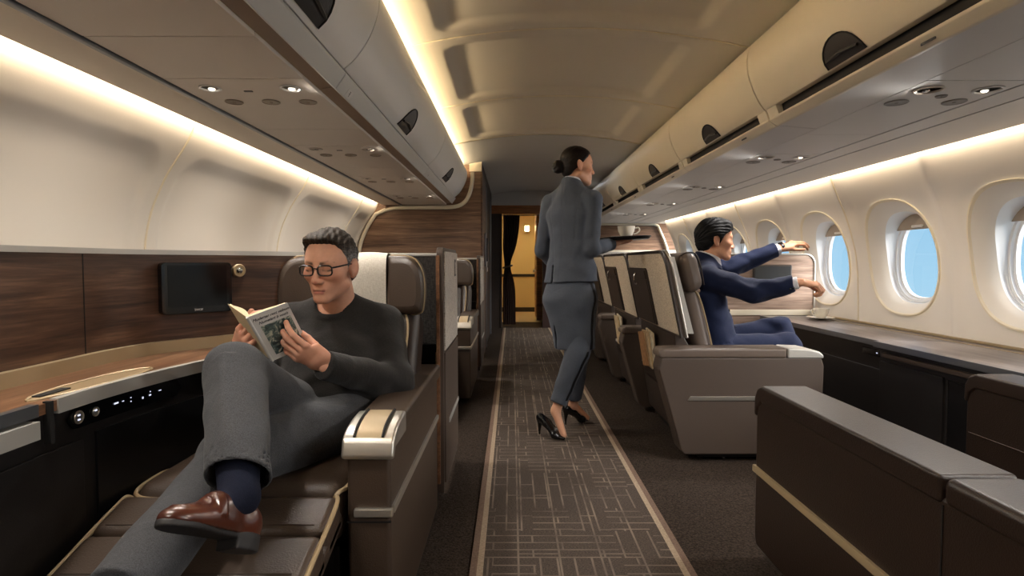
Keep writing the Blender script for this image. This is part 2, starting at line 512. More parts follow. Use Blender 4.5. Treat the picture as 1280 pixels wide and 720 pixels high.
def reading_light(parent, x, y, z, lit, r=0.032):
    M = Matrix.Translation((x, y, z))
    o = MB().lathe([(r, 0.0), (r * 1.18, -0.001), (r * 1.22, -0.004), (r * 1.05, -0.006), (r * .95, -0.004), (r * .8, 0.008), (r * .5, 0.012), (0.001, .012)], 20, M).build('reading_light', 'soffit_grey' if lit else 'soffit', parent)
    MB().lathe([(0.012, 0.004), (0.012, -0.002), (0.008, -0.006), (0.001, -0.007)], 12, M @ Matrix.Translation((0, r * .35, 0))).build('lens', 'lamp_lens' if lit else 'lens_off', o)
    return o
def spot(x, y, z, tx_, ty_, tz_, e, ang=140, c=(1, .86, .68), name='lamp_beam', soft=.04):
    d = bpy.data.lights.new(name, 'SPOT'); d.energy = e; d.spot_size = R(ang); d.spot_blend = 1.0; d.color = c; d.shadow_soft_size = soft
    o = bpy.data.objects.new(name, d); col.objects.link(o); o.location = (x, y, z)
    o.rotation_euler = (Vector((tx_, ty_, tz_)) - Vector((x, y, z))).to_track_quat('-Z', 'Y').to_euler()
    return o
def disc(parent, x, y, z, mat, r=0.034, name='speaker_disc'):
    return MB().lathe([(r, 0), (r * 1.02, -0.003), (r * .92, -0.005), (r * .85, -0.003), (r * .2, -0.003), (r * .12, -0.006), (0.001, -0.006)], 20, Matrix.Translation((x, y, z))).build(name, mat, parent)

plain('disc_warm', (150, 138, 124), 0.5); plain('disc_grey', (140, 136, 132), 0.5)
ORD = ['first', 'second', 'third', 'fourth', 'fifth', 'sixth', 'seventh', 'eighth', 'ninth', 'tenth', 'eleventh', 'twelfth']
unitsL = [-0.04, 1.08, 2.20, 3.32, 4.44, 5.56]
edges = []
for i, yc in enumerate(unitsL):
    sp = thing('service_panel', 'beige reading light panel over the walnut suites, %s from the bulkhead' % ORD[len(unitsL) - 1 - i], 'panel', (-0.96, yc, 1.70), group='service panels on the left soffit')
    MB().box(-1.200, -0.718, yc - .19, yc + .19, 1.700, 1.715, 0.002).build('plate', 'soffit', sp)
    lit = i == 2
    reading_light(sp, -1.09, yc - .09, 1.700, lit); reading_light(sp, -0.80, yc - .09, 1.700, lit)
    for x, dx_, an_, en_ in ((-1.09, -.15, 166, .9), (-.80, 1.25, 160, .95)): spot(x, yc - .09, 1.68, x + dx_, yc - .1, 0, SPOT_L * en_, ang=an_, c=(1, .92, .83))
    for x in (-1.09, -0.945, -0.80): disc(sp, x, yc + .09, 1.700, 'disc_warm')
    MB().box(-0.985, -0.955, yc - .055, yc - .045, 1.697, 1.701).build('indicator', 'handle', sp)
    edges.append((yc - .19, yc + .19))
gaps = [(Y0, edges[0][0])] + [(edges[i][1], edges[i + 1][0]) for i in range(len(edges) - 1)] + [(edges[-1][1], 6.35)]
for a, b in gaps:
    n = max(1, round((b - a) / 0.37))
    for k in range(n):
        p, q = a + (b - a) * k / n, a + (b - a) * (k + 1) / n
        MB().box(-1.200, -0.718, p + .002, q - .002, 1.701, 1.715, 0.002).build('filler_panel', 'soffit', tr)

# ---- left overhead bins ----------------------------------------------
def arc_pts(pts, n=6): return [(p.x, p.y) for p in catmull([(a, b, 0) for a, b in pts], n)]
doorL = arc_pts([(-.622, 1.787), (-.575, 1.83), (-.528, 1.90), (-.497, 1.98), (-.490, 2.05), (-.505, 2.085), (-.535, 2.095)], 5)
binsL = [(-2.4, 0.07, -1.1, 'first overhead bin behind'), (0.07, 2.17, 1.70, ''), (2.17, 4.30, 3.20, ''), (4.30, 6.35, 5.15, '')]
labL = ['light grey overhead bin with curved door, farthest from the walnut bulkhead', 'light grey overhead bin with curved door, third from the walnut bulkhead',
        'light grey overhead bin with curved door, second from the walnut bulkhead', 'light grey overhead bin with curved door, next to the walnut bulkhead']
def cup_handle(bx, surf, y, side, w, h, zb):
    # recessed half-round grip; surf(z) -> x of the door face
    n = 14
    rows = []
    for k in range(n + 1):
        a = math.pi * k / n
        yy = y + w * math.cos(a); zz = zb + h * math.sin(a)
        rows.append((yy, zz))
    fr = (0.0, .2, .4, .6, .8, 1.0)
    V = [(surf(zb + (z - zb) * f) + side * .003, y + (yy - y) * 1.0, zb + (z - zb) * f) for f in fr for yy, z in rows]
    F = [(i * (n + 1) + k, i * (n + 1) + k + 1, (i + 1) * (n + 1) + k + 1, (i + 1) * (n + 1) + k) for i in range(5) for k in range(n)]
    g = MB().raw(V, F).build('handle', 'handle', bx, smooth=0)
    rim = MB().tube([(surf(z) + side * .004, yy, z) for yy, z in rows] , 0.0035, 6).build('handle_rim', 'gap', g)
    bar = MB().tube([(surf(zb + h * .28) + side * .004, y - w * .82, zb + h * .22), (surf(zb + h * .30) + side * .012, y, zb + h * .30), (surf(zb + h * .28) + side * .004, y + w * .82, zb + h * .22)], 0.006, 6).build('latch', 'handle', g)
    return g
zz_ = [p[1] for p in doorL]; xx_ = [p[0] for p in doorL]
surfL = lambda z: float(np.interp(z, zz_, xx_))
for i, (a, b, hy, _) in enumerate(binsL):
    bx = thing('overhead_bin', labL[i], 'overhead bin', (-.62, (a + b) / 2, 1.70))
    body = [(-.716, 1.712), (-.662, 1.722), (-.662, 1.79), (-.60, 1.83), (-.56, 1.90), (-.53, 1.98), (-.525, 2.05), (-.56, 2.06), (-.80, 2.06), (-.80, 1.73), (-.716, 1.73)]
    MB().prism(body, 'y', a + .002, b - .002).build('bin_body', 'lip_brown', bx, smooth=25)
    MB().prism([(-.664, 1.716), (-.655, 1.713), (-.618, 1.765), (-.618, 1.777), (-.64, 1.779), (-.664, 1.75)], 'y', a + .003, b - .003, .003, 2).build('bottom_lip', 'lip_silver', bx)
    inner = [(x - .028, z) for x, z in doorL[::-1]]
    MB().prism(doorL + inner, 'y', a + .004, b - .004, .006, 2, ang=50).build('bin_door', 'bin', bx)
    cup_handle(bx, surfL, hy, 1, 0.13, 0.105, 1.798)
    MB().prism([(-.651, 1.7165), (-.632, 1.7435), (-.634, 1.7445), (-.653, 1.7175)], 'y', a + .10, a + .16).build('seat_placard', 'soffit_grey', bx, smooth=0)
    ux = Vector((0, 1, 0)); uy = Vector((.037, 0, .052)).normalized(); un = ux.cross(uy)
    if un.x < 0: un = -un
    M = Matrix.Translation((-.641, a + .13, 1.7305)) @ Matrix((( -ux.x, uy.x, un.x, 0), (-ux.y, uy.y, un.y, 0), (-ux.z, uy.z, un.z, 0), (0, 0, 0, 1))).to_3x3().to_4x4()
    text_mesh('F', 0.030, M, 'placard', bx, 'seat_letter')
tag(MB().raw([(-.69, Y0, 2.066), (-.62, Y0, 2.066), (-.62, 6.30, 2.066), (-.69, 6.30, 2.066)], [(0, 1, 2, 3)]).build('ceiling_light_strip', 'ceiling_strip', smooth=0), 'warm light strip lying on top of the left bins', 'light strip')

# ---- central ceiling ---------------------------------------------------
arch = lambda x: 2.235 - .115 * ((x - .32) / .95) ** 2
ce = tag(MB().grid(lambda y, x: (x, y, arch(x) + .06), [Y0, 9.5], list(np.linspace(-.79, 1.22, 24))).build('ceiling', 'ceiling'), 'arched beige cabin ceiling of recessed panels', 'ceiling', kind='structure')
seamsC = [-2.4, -1.79, -0.61, 0.57, 1.75, 2.93, 4.10, 5.30]
xs = list(np.linspace(-.79, -.42, 10)) + list(np.linspace(-.41, -.22, 22)) + list(np.linspace(-.2, .78, 16)) + list(np.linspace(.8, 1.0, 22)) + list(np.linspace(1.02, 1.22, 6))
for a, b in zip(seamsC[:-1], seamsC[1:]):
    h = (b - a) / 2
    e_ = min(.25, h * .5)
    ys = list(np.linspace(a + .004, a + e_, 22)) + list(np.linspace(a + e_ + .02, b - e_ - .02, 6)) + list(np.linspace(b - e_, b - .004, 22))
    def fn(y, x, a=a, b=b, h=h):
        d = float(sd_rbox(x, y, .29, (a + b) / 2, .64, h - .10, .07))
        s = max(0.0, min(1.0, (y - a) / .02, (b - y) / .02))
        return (x, y, arch(x) + .026 * (1 - float(smoothstep(-.055, .02, d))) + .006 * (1 - s))
    MB().grid(fn, ys, xs).build('ceiling_panel', 'ceiling', ce, smooth=60, wn=False)
for a, b in ((5.30, 7.3), (7.3, 9.40)):
    MB().grid(lambda y, x: (x, y, arch(x) - .004), [a + .004, b - .004], list(np.linspace(-.79, 1.22, 30))).build('ceiling_panel', 'ceiling_grey', ce, smooth=60, wn=False)
for y in seamsC[1:]:
    MB().tube([(x, y, arch(x) + .004) for x in np.linspace(-.79, 1.22, 40)], 0.004, 6).build('seam_strip', 'seam', ce, smooth=60, wn=False)

# ---- right sidewall with windows ---------------------------------------
ZR = np.array([0, .6, .8, 1.0, 1.15, 1.30, 1.43, 1.56, 1.66, 1.74, 1.80])
XR = np.array([2.60, 2.62, 2.615, 2.605, 2.585, 2.545, 2.50, 2.44, 2.40, 2.365, 2.36])
ZRs, XRs = smooth_curve(ZR, XR)
fR = lambda z: float(np.interp(z, ZRs, XRs))
WIN = [2.91 + .925 * k for k in range(-5, 7)]
PW = .925
ZC, HW, HH = 1.10, .335, .375
def oval(a, hw, hh, n=2.45):
    c, s = math.cos(a), math.sin(a)
    return (hw * math.copysign(abs(c) ** (2 / n), c), hh * math.copysign(abs(s) ** (2 / n), s))
wr_ = thing('wall_right', 'cream cabin sidewall with a row of oval windows', 'wall', (2.6, 3.0, 0), kind='structure')
NA = 72
def ring_y(yc, zc, hw, hh, dx, tilt=0):
    return [(fR(zc + p[1]) + dx, yc + p[0], zc + p[1]) for p in (oval(2 * math.pi * k / NA, hw, hh) for k in range(NA))]
for wi, yc in enumerate(WIN):
    V, F = [], []
    ts = [0, .04, .09, .16, .26, .38, .5, .62, .74, .84, .92, 1.0]
    for t in ts:
        for k in range(NA):
            a = 2 * math.pi * k / NA
            iy, iz = oval(a, HW, HH)
            c, s = math.cos(a), math.sin(a)
            # rectangle boundary in the same direction
            hy = PW / 2
            zt, zb = 1.80 - ZC, 0.0 - ZC
            m = max(abs(c) / hy, (s / zt) if s > 0 else (s / zb))
            oy, oz = c / m, s / m
            y, z = iy + (oy - iy) * t, ZC + iz + (oz - iz) * t
            seam_side = 1 if wi % 2 == 0 else -1       # which side of the window has the panel joint
            rib = 0.026 * math.exp(-((abs(y) - PW / 2) / .06) ** 2)
            V.append((fR(z) - rib, yc + y, z))
    for i in range(len(ts) - 1):
        for k in range(NA):
            F.append((i * NA + k, i * NA + (k + 1) % NA, (i + 1) * NA + (k + 1) % NA, (i + 1) * NA + k))
    MB().raw(V, F).build('sidewall_panel', 'sidewall', wr_, smooth=60, wn=False, flip=True)
    if wi % 2 == 0:
        MB().tube([(fR(z) - .026, yc + PW / 2, z) for z in np.linspace(.55, 1.77, 26)], .007, 6).build('seam_strip', 'seam', wr_, smooth=60, wn=False)

def strip(rings, name, mat, parent, smooth=50):
    V = [p for r in rings for p in r]; n = len(rings[0]); F = []
    for i in range(len(rings) - 1):
        for k in range(n): F.append((i * n + k, i * n + (k + 1) % n, (i + 1) * n + (k + 1) % n, (i + 1) * n + k))
    return MB().raw(V, F).build(name, mat, parent, smooth=smooth, wn=False, flip=True)

for wi, yc in enumerate(WIN):
    w = thing('window_%d' % (wi + 1), 'oval cabin window with raised shade, %s from the end partition' % ORD[len(WIN) - 1 - wi], 'window', (2.6, yc, .72), group='oval windows along the sidewall', kind='structure')
    strip([ring_y(yc, ZC, HW + .012, HH + .012, -.003), ring_y(yc, ZC, HW + .008, HH + .008, -.012), ring_y(yc, ZC, HW, HH, -.012), ring_y(yc, ZC, HW - .006, HH - .006, .0)], 'rim', 'seam', w)
    strip([ring_y(yc, ZC, HW - .005, HH - .005, .0), ring_y(yc, ZC, HW - .03, HH - .028, .015), ring_y(yc, ZC, HW - .06, HH - .055, .05), ring_y(yc, ZC, HW - .075, HH - .07, .075)], 'window_frame', 'sidewall', w)
    X0 = 2.665
    def fl(hw, hh, x): return [(x + 0.0 * p[1], yc + p[0], ZC + p[1]) for p in (oval(2 * math.pi * k / NA, hw, hh) for k in range(NA))]
    a, b = HW - .075, HH - .07
    strip([ring_y(yc, ZC, a, b, .075), ring_y(yc, ZC, a - .004, b - .004, .098), fl(a - .012, b - .012, 2.708), fl(a - .012, b - .012, 2.714)], 'sleeve', 'sleeve_white', w)
    strip([fl(a - .012, b - .012, 2.714), fl(a - .024, b - .024, 2.717), fl(a - .027, b - .027, 2.733)], 'sleeve_step', 'sleeve_white', w)
    strip([fl(a - .027, b - .027, 2.733), fl(a - .040, b - .040, 2.736), fl(a - .043, b - .043, 2.758), fl(a - .01, b - .01, 2.762)], 'outer_seal', 'sleeve_white', w)
    fp = fl(a - .03, b - .03, 2.745)
    MB().raw(fp, [tuple(range(NA))]).build('pane', 'glass', w, smooth=0)
    # shade: its lower edge shows in the top of the opening
    sp_ = [p for p in fl(a - .006, b - .006, 2.697) if p[2] > ZC + b * .62]
    sp_.sort(key=lambda p: p[1])
    lo = min(p[2] for p in sp_)
    V = [(2.694, p[1], p[2]) for p in sp_] + [(2.704, p[1], p[2]) for p in sp_]
    n = len(sp_)
    F = [tuple(range(n)), tuple(range(n, 2 * n))[::-1]] + [(k, (k + 1) % n, n + (k + 1) % n, n + k) for k in range(n)]
    sh = MB().raw(V, F).build('window_shade', 'shade', w, smooth=0)
    MB().box(2.680, 2.696, yc - .05, yc + .05, lo + .012, lo + .030, .005).build('shade_grip', 'sidewall', sh)

# outer fuselage skin so that daylight only enters by the windows
wr_skin = None

# ---- right valance, soffit and bins --------------------------------------
tr2 = tag(MB().prism([(2.33, 1.70), (1.962, 1.70), (1.962, 1.73), (2.315, 1.73), (2.315, 1.765), (2.33, 1.765)], 'y', Y0, 9.36).build('trim_2', 'soffit_grey'), 'flat grey valance hiding the window wall light', 'trim', kind='structure')
MB().box(1.9, 2.37, Y0, 9.36, 1.79, 1.80).build('cove_roof', 'valance', tr2, smooth=0)
MB().box(1.815, 1.948, Y0, 9.36, 1.699, 1.712, .002).build('air_strip', 'soffit_grey', tr2)
MB().box(1.38, 1.97, Y0, 9.36, 1.714, 1.73).build('backing', 'gap', tr2, smooth=0)
tag(MB().raw([(2.333, Y0, 1.703), (2.333, 9.34, 1.703), (2.335, 9.34, 1.735), (2.335, Y0, 1.735)], [(3, 2, 1, 0)]).build('cove_light', 'cove_strip', smooth=0), 'warm light strip glowing behind the valance over the windows', 'light strip')

unitsR = [-0.5, 0.85, 2.20, 3.55, 4.90, 6.25, 7.60]
edges = []
for i, yc in enumerate(unitsR):
    sp = thing('service_panel', 'grey reading light panel over the window seats, %s from the end partition' % ORD[len(unitsR) - 1 - i], 'panel', (1.6, yc, 1.70), group='service panels on the window side')
    MB().box(1.44, 1.807, yc - .17, yc + .17, 1.700, 1.714, .002).build('plate', 'soffit_grey', sp)
    reading_light(sp, 1.52, yc - .07, 1.700, False, .042); reading_light(sp, 1.735, yc - .07, 1.700, True, .042)
    for x, dx_, an_ in ((1.52, -1.25, 160), (1.735, .1, 165)): spot(x, yc - .07, 1.68, x + dx_, yc - .08, 0, SPOT_R, ang=an_, c=(1, .95, .90))
    disc(sp, 1.515, yc + .10, 1.700, 'disc_grey', .042); disc(sp, 1.735, yc + .09, 1.700, 'disc_grey', .042)
    disc(sp, 1.625, yc + .01, 1.700, 'disc_grey', .020, 'call_button')
    edges.append((yc - .17, yc + .17))
gaps = [(Y0, edges[0][0])] + [(edges[i][1], edges[i + 1][0]) for i in range(len(edges) - 1)] + [(edges[-1][1], 9.35)]
for a, b in gaps:
    n = max(1, round((b - a) / 0.5))
    for k in range(n):
        p, q = a + (b - a) * k / n, a + (b - a) * (k + 1) / n
        MB().box(1.44, 1.807, p + .002, q - .002, 1.701, 1.714, .002).build('filler_panel', 'soffit_grey', tr2)

doorR = arc_pts([(1.192, 1.785), (1.165, 1.82), (1.130, 1.89), (1.108, 1.96), (1.104, 2.03), (1.120, 2.085), (1.16, 2.115)], 5)
zr_ = [p[1] for p in doorR]; xr_ = [p[0] for p in doorR]
surfR = lambda z: float(np.interp(z, zr_, xr_))
bR = [-2.4, -1.30, .05, 1.40, 2.75, 4.10, 5.45, 6.80, 8.15, 9.35]
for i, (a, b) in enumerate(zip(bR[:-1], bR[1:])):
    bx = thing('overhead_bin', 'beige overhead bin with dark grip slot over the window seats, %s from the end partition' % ORD[len(bR) - 2 - i], 'overhead bin', (1.3, (a + b) / 2, 1.70), group='overhead bins over the window seats')
    MB().prism([(1.437, 1.702), (1.262, 1.716), (1.262, 1.80), (1.20, 1.80), (1.16, 1.86), (1.14, 1.95), (1.14, 2.05), (1.19, 2.09), (1.55, 2.09), (1.55, 1.73), (1.437, 1.73)], 'y', a + .002, b - .002).build('bin_body', 'gap', bx, smooth=25)
    MB().prism([(1.437, 1.700), (1.262, 1.714), (1.258, 1.722), (1.437, 1.711)], 'y', a + .003, b - .003, .002, 2).build('bin_floor', 'soffit_grey', bx)
    MB().prism([(1.262, 1.712), (1.247, 1.713), (1.212, 1.735), (1.210, 1.744), (1.225, 1.750), (1.262, 1.74)], 'y', a + .003, b - .003, .003, 2).build('bottom_lip', 'bin_beige', bx)
    inner = [(x + .028, z) for x, z in doorR[::-1]]
    MB().prism(doorR + inner, 'y', a + .004, b - .004, .008, 2, ang=50).build('bin_door', 'bin_beige', bx)
    for (p, q) in ((a + .006, a + .10), (b - .10, b - .006)):
        MB().prism([(1.214, 1.738), (1.194, 1.79), (1.225, 1.80), (1.24, 1.74)], 'y', p, q, .004, 2).build('door_corner', 'bin_beige', bx)
    g = MB().box(1.232, 1.25, a + .1, b - .1, 1.742, 1.80).build('grip_slot', 'gap', bx, smooth=0)
    cup_handle(bx, surfR, (a + b) / 2, -1, .115, .085, 1.788)
    MB().box(1.2265, 1.2295, a + .30, a + .36, 1.7185, 1.7325, M=None).build('seat_placard', 'placard', bx, smooth=0)

# ---- walnut bulkhead on the left -------------------------------------------
wb = tag(MB().box(-2.0, -.33, 6.40, 6.46, 0, 2.3).build('wall_bulkhead', 'walnut_light', smooth=0), 'walnut veneered bulkhead behind the second suite', 'wall', kind='structure')
MB().box(-.345, -.33, 6.385, 6.40, 0, 2.06).build('corner_bead', 'walnut', wb)
pth = [(fL(z) + .035, 6.375, z) for z in np.linspace(1.12, 1.60, 14)]
pth += [tuple(p) for p in catmull([(-1.40, 6.375, 1.645), (-1.25, 6.375, 1.672), (-.80, 6.375, 1.676), (-.62, 6.375, 1.685), (-.52, 6.375, 1.735), (-.462, 6.375, 1.84), (-.437, 6.375, 1.97), (-.435, 6.375, 2.06)], 6)]
MB().tube(pth, .022, 8, flat=.9).build('edge_moulding', 'white_trim', wb, smooth=60, wn=False)
MB().box(-.47, -.335, 6.385, 6.40, 2.07, 2.22).build('top_filler', 'white_trim', wb, smooth=0)
ws = tag(MB().box(-.40, -.332, 6.46, 9.40, 0, 2.3).build('wall_aisle_side', 'galley_dark', smooth=0), 'dark monument wall lining the aisle beyond the bulkhead', 'wall', kind='structure')
MB().box(-.334, -.326, 6.40, 7.2, 0.0, 2.06).build('wood_skin', 'walnut', ws, smooth=0)
MB().box(-.335, -.318, 7.2, 7.28, 0, 2.0, .004).build('metal_post', 'rail', ws)
MB().box(-.335, -.312, 8.55, 8.66, 0, 2.0, .006).build('metal_post', 'rail', ws)
hs = thing('intercom_handset', 'small grey intercom handset cradle on the dark aisle wall', 'intercom', (-.31, 6.9, 1.05))
MB().box(-.326, -.305, 6.82, 6.98, 1.02, 1.42, .008).build('cradle', 'rail', hs)
MB().box(-.305, -.285, 6.86, 6.94, 1.08, 1.36, .008).build('handset', 'handle', hs)
hs2 = thing('door_latch', 'square metal latch plate on the dark aisle wall', 'latch', (-.31, 7.5, .95))
MB().box(-.332, -.318, 7.42, 7.60, .95, 1.13, .006).build('latch_plate', 'silver_satin', hs2)
MB().box(-.318, -.305, 7.47, 7.55, 1.0, 1.08, .006).build('latch_paddle', 'handle', hs2)

# ---- partition at the end of the cabin and the galley beyond -----------------
we = tag(MB().box(-.40, -.18, 9.40, 9.50, 0, 1.86).build('wall_end', 'galley_dark', smooth=0), 'end partition with an open doorway to the galley', 'wall', kind='structure')
MB().box(.66, 2.75, 9.40, 9.50, 0, 1.70).build('partition_panel', 'walnut_light', we, smooth=0)
MB().box(.66, 2.75, 9.392, 9.40, 1.24, 1.27).build('white_rail', 'white_trim', we, smooth=0)
MB().box(.66, 2.75, 9.392, 9.40, 0, 1.24).build('lower_panel', 'fabric_light', we, smooth=0)
MB().box(-.40, 1.5, 9.40, 9.50, 1.86, 1.995).build('door_header', 'galley_wood', we, smooth=0)
MB().box(-.85, 2.75, 9.42, 9.50, 1.99, 2.35).build('header_panel', 'ceiling_grey', we, smooth=0)
MB().box(-.19, -.165, 9.385, 9.52, 0, 1.86, .004).build('door_jamb', 'galley_dark', we)
MB().box(.50, .70, 9.39, 9.52, 0, 1.86, .004).build('door_jamb', 'curtain', we)
MB().box(.70, 2.75, 9.43, 9.50, 1.69, 2.0).build('upper_panel', 'soffit_grey', we, smooth=0)
MB().tube([(fR(z) - .03, 9.37, z) for z in np.linspace(.62, 1.66, 24)] + [(2.3, 9.37, 1.685), (1.9, 9.37, 1.69), (1.4, 9.37, 1.69)], .022, 8).build('edge_moulding', 'white_trim', we, smooth=60, wn=False)

wg = tag(MB().box(-1.0, 1.4, 12.45, 12.55, 0, 2.3).build('wall_galley_back', 'galley_wall', smooth=0), 'yellow lit galley wall with a dark rail', 'wall', kind='structure')
MB().box(-1.0, 1.4, 12.43, 12.45, .76, .82).build('dado_rail', 'galley_dark', wg, smooth=0)
MB().box(-1.0, 1.4, 12.43, 12.45, 0, .10).build('skirting', 'galley_dark', wg, smooth=0)
tag(MB().box(-1.05, -.95, 9.5, 12.55, 0, 2.3).build('wall_galley_left', 'galley_wall', smooth=0), 'yellow galley side wall behind the curtain', 'wall', kind='structure')
tag(MB().box(1.35, 1.45, 9.5, 12.55, 0, 2.3).build('wall_galley_right', 'galley_wall', smooth=0), 'yellow galley side wall past the wooden locker', 'wall', kind='structure')
tag(MB().box(-1.05, 1.45, 9.5, 12.55, 2.15, 2.25).build('ceiling_galley', 'galley_wall', smooth=0), 'low warm galley ceiling', 'ceiling', kind='structure')
tag(MB().box(-.95, 1.35, 10.3, 12.45, 0.0, .004).build('floor_galley', 'floor_pale', smooth=0), 'pale vinyl galley floor', 'floor', kind='structure')
lk = thing('galley_locker', 'tall wooden galley locker with round knob in the doorway', 'locker', (.62, 10.6, 0))
MB().box(.44, .9, 10.2, 11.0, .05, 2.05, .006).build('locker_body', 'galley_wood', lk)
MB().box(.432, .44, 10.25, 10.95, .1, 2.0, .003).build('locker_door', 'galley_wood', lk)
MB().lathe([(.012, 0), (.012, .02), (.03, .03), (.032, .045), (.02, .058), (.001, .06)], 14, Matrix.Translation((.432, 10.35, .92)) @ Matrix.Rotation(R(-90), 4, 'Y')).build('knob', 'silver', lk)
gl = thing('galley_lamp', 'small glowing ceiling lamp in the galley', 'lamp', (.22, 11.2, 2.05))
MB().box(.10, .36, 11.0, 11.5, 2.10, 2.15, .01).build('lamp_housing', 'silver_satin', gl)
MB().box(.13, .33, 11.03, 11.47, 2.085, 2.10, .004).build('diffuser', 'galley_lamp', gl)
gl2 = thing('galley_spotlight', 'small square galley spotlight on the wall', 'lamp', (.3, 12.3, 1.8))
MB().box(.26, .38, 12.30, 12.45, 1.72, 1.86, .02).build('lamp_housing', 'white_trim', gl2)
MB().box(.28, .36, 12.29, 12.30, 1.74, 1.84, .004).build('diffuser', 'galley_lamp', gl2)

# curtain, gathered at the middle
cu = thing('galley_curtain', 'dark brown pleated curtain tied back in the galley doorway', 'curtain', (-.05, 9.62, 0))
def cfn(z, t):
    w = 0.115 + .03 * smoothstep(1.0, 1.86, z) - .055 * math.exp(-((z - 1.02) / .22) ** 2) - .01
    cx = -.045 - .03 * math.exp(-((z - 1.02) / .3) ** 2) + .035 * float(smoothstep(1.0, 1.8, z))
    return (cx + (t - .5) * 2 * w, 9.62 + .022 * math.sin(t * 2 * math.pi * 7) + .012 * math.sin(t * 41), z)
MB().grid(cfn, list(np.linspace(.03, 1.85, 50)), list(np.linspace(0, 1, 90))).build('drape', 'curtain', cu, smooth=80, wn=False)
MB().tube([(-.075 + .075 * math.cos(a), 9.62 + .05 * math.sin(a), 1.0 + .02 * math.cos(a)) for a in np.linspace(0, 2 * math.pi, 20)[:-1]], .016, 6, closed=True).build('tie_back', 'leather', cu)
MB().tube([(-.18, 9.62, 1.855), (.5, 9.62, 1.855)], .008, 6).build('curtain_rail', 'rail', cu)

# back wall of the cabin, behind the camera
tag(MB().box(-2.0, 2.9, Y0 - .1, Y0, 0, 2.3).build('wall_rear', 'walnut_light', smooth=0), 'walnut partition at the near end of the cabin', 'wall', kind='structure')
# crown: closes the hull above the bins on both sides
tag(MB().box(-2.0, -.86, Y0, 6.46, 1.805, 1.83).build('ceiling_crown_left', 'gap', smooth=0), 'dark closing panel above the left bins', 'ceiling', kind='structure')
tag(MB().box(-.95, -.86, Y0, 6.46, 1.83, 2.35).build('wall_crown_left', 'gap', smooth=0), 'dark closing web behind the left bins', 'wall', kind='structure')
tag(MB().box(1.56, 2.9, Y0, 9.5, 1.805, 1.83).build('ceiling_crown_right', 'gap', smooth=0), 'dark closing panel above the window side bins', 'ceiling', kind='structure')
tag(MB().box(1.56, 1.64, Y0, 9.5, 1.83, 2.35).build('wall_crown_right', 'gap', smooth=0), 'dark closing web behind the window side bins', 'wall', kind='structure')
tag(MB().box(-.95, 1.64, Y0 - .1, 9.5, 2.35, 2.38).build('ceiling_crown_top', 'gap', smooth=0), 'dark crown panel above the arched ceiling', 'ceiling', kind='structure')
for yy in (6.25, 8.0):  # invented lamps, added only to brighten the far section of the aisle
    el_ = thing('fill_lamp', 'flush round fill lamp added to the far ceiling, %s the galley doorway' % ('farther from' if yy < 7 else 'next to'), 'lamp', (.72 + .14 * (yy > 7), yy, 2.19))
    xl = .72 + .14 * (yy > 7)
    M = Matrix.Translation((xl, yy, arch(xl) - .004))
    MB().lathe([(.10, 0), (.102, -.006), (.085, -.012), (.082, -.008)], 28, M).build('lamp_ring', 'silver_satin', el_)
    MB().lathe([(.082, -.004), (.078, -.010), (.001, -.011)], 24, M).build('diffuser', 'fill_glow', el_)
# ================================================================== LEFT SUITES
def frame_M(o, x, y, z):
    """matrix with columns x,y,z axes and origin o"""
    return Matrix(((x[0], y[0], z[0], o[0]), (x[1], y[1], z[1], o[1]), (x[2], y[2], z[2], o[2]), (0, 0, 0, 1)))

ROW = 2.85
plan = [(p.x, p.y) for p in catmull([(-1.23, .12, 0), (-1.23, .8, 0), (-1.23, 1.5, 0), (-1.228, 1.74, 0), (-1.19, 1.905, 0), (-1.095, 2.035, 0), (-.98, 2.165, 0), (-.87, 2.30, 0), (-.80, 2.44, 0), (-.78, 2.58, 0)], 6)]
def offset_plan(pl, d):
    out = []
    for i, p in enumerate(pl):
        a, b = pl[max(i - 1, 0)], pl[min(i + 1, len(pl) - 1)]
        t = Vector((b[0] - a[0], b[1] - a[1])).normalized()
        out.append((p[0] - t.y * d, p[1] + t.x * d))
    return out
def wall_from_plan(pl, z0, z1, d0, d1, bev=0.0):
    """solid following a plan polyline between offsets d0 and d1 (left of travel positive)"""
    A, B = offset_plan(pl, d0), offset_plan(pl, d1)
    n = len(pl); V, F = [], []
    for (x, y) in A: V += [(x, y, z0), (x, y, z1)]
    for (x, y) in B: V += [(x, y, z0), (x, y, z1)]
    for i in range(n - 1):
        a, b = 2 * i, 2 * (i + 1); c, d = 2 * n + a, 2 * n + b
        F += [(a, b, b + 1, a + 1), (c, c + 1, d + 1, d), (a + 1, b + 1, d + 1, c + 1), (a, c, d, b)]
    F += [(0, 1, 2 * n + 1, 2 * n), (2 * n - 2, 4 * n - 2, 4 * n - 1, 2 * n - 1)]
    return MB().raw(V, F)

cut = min(range(len(plan)), key=lambda i: abs(plan[i][1] - 1.66) + (10 if plan[i][0] > -1.2 else 0))

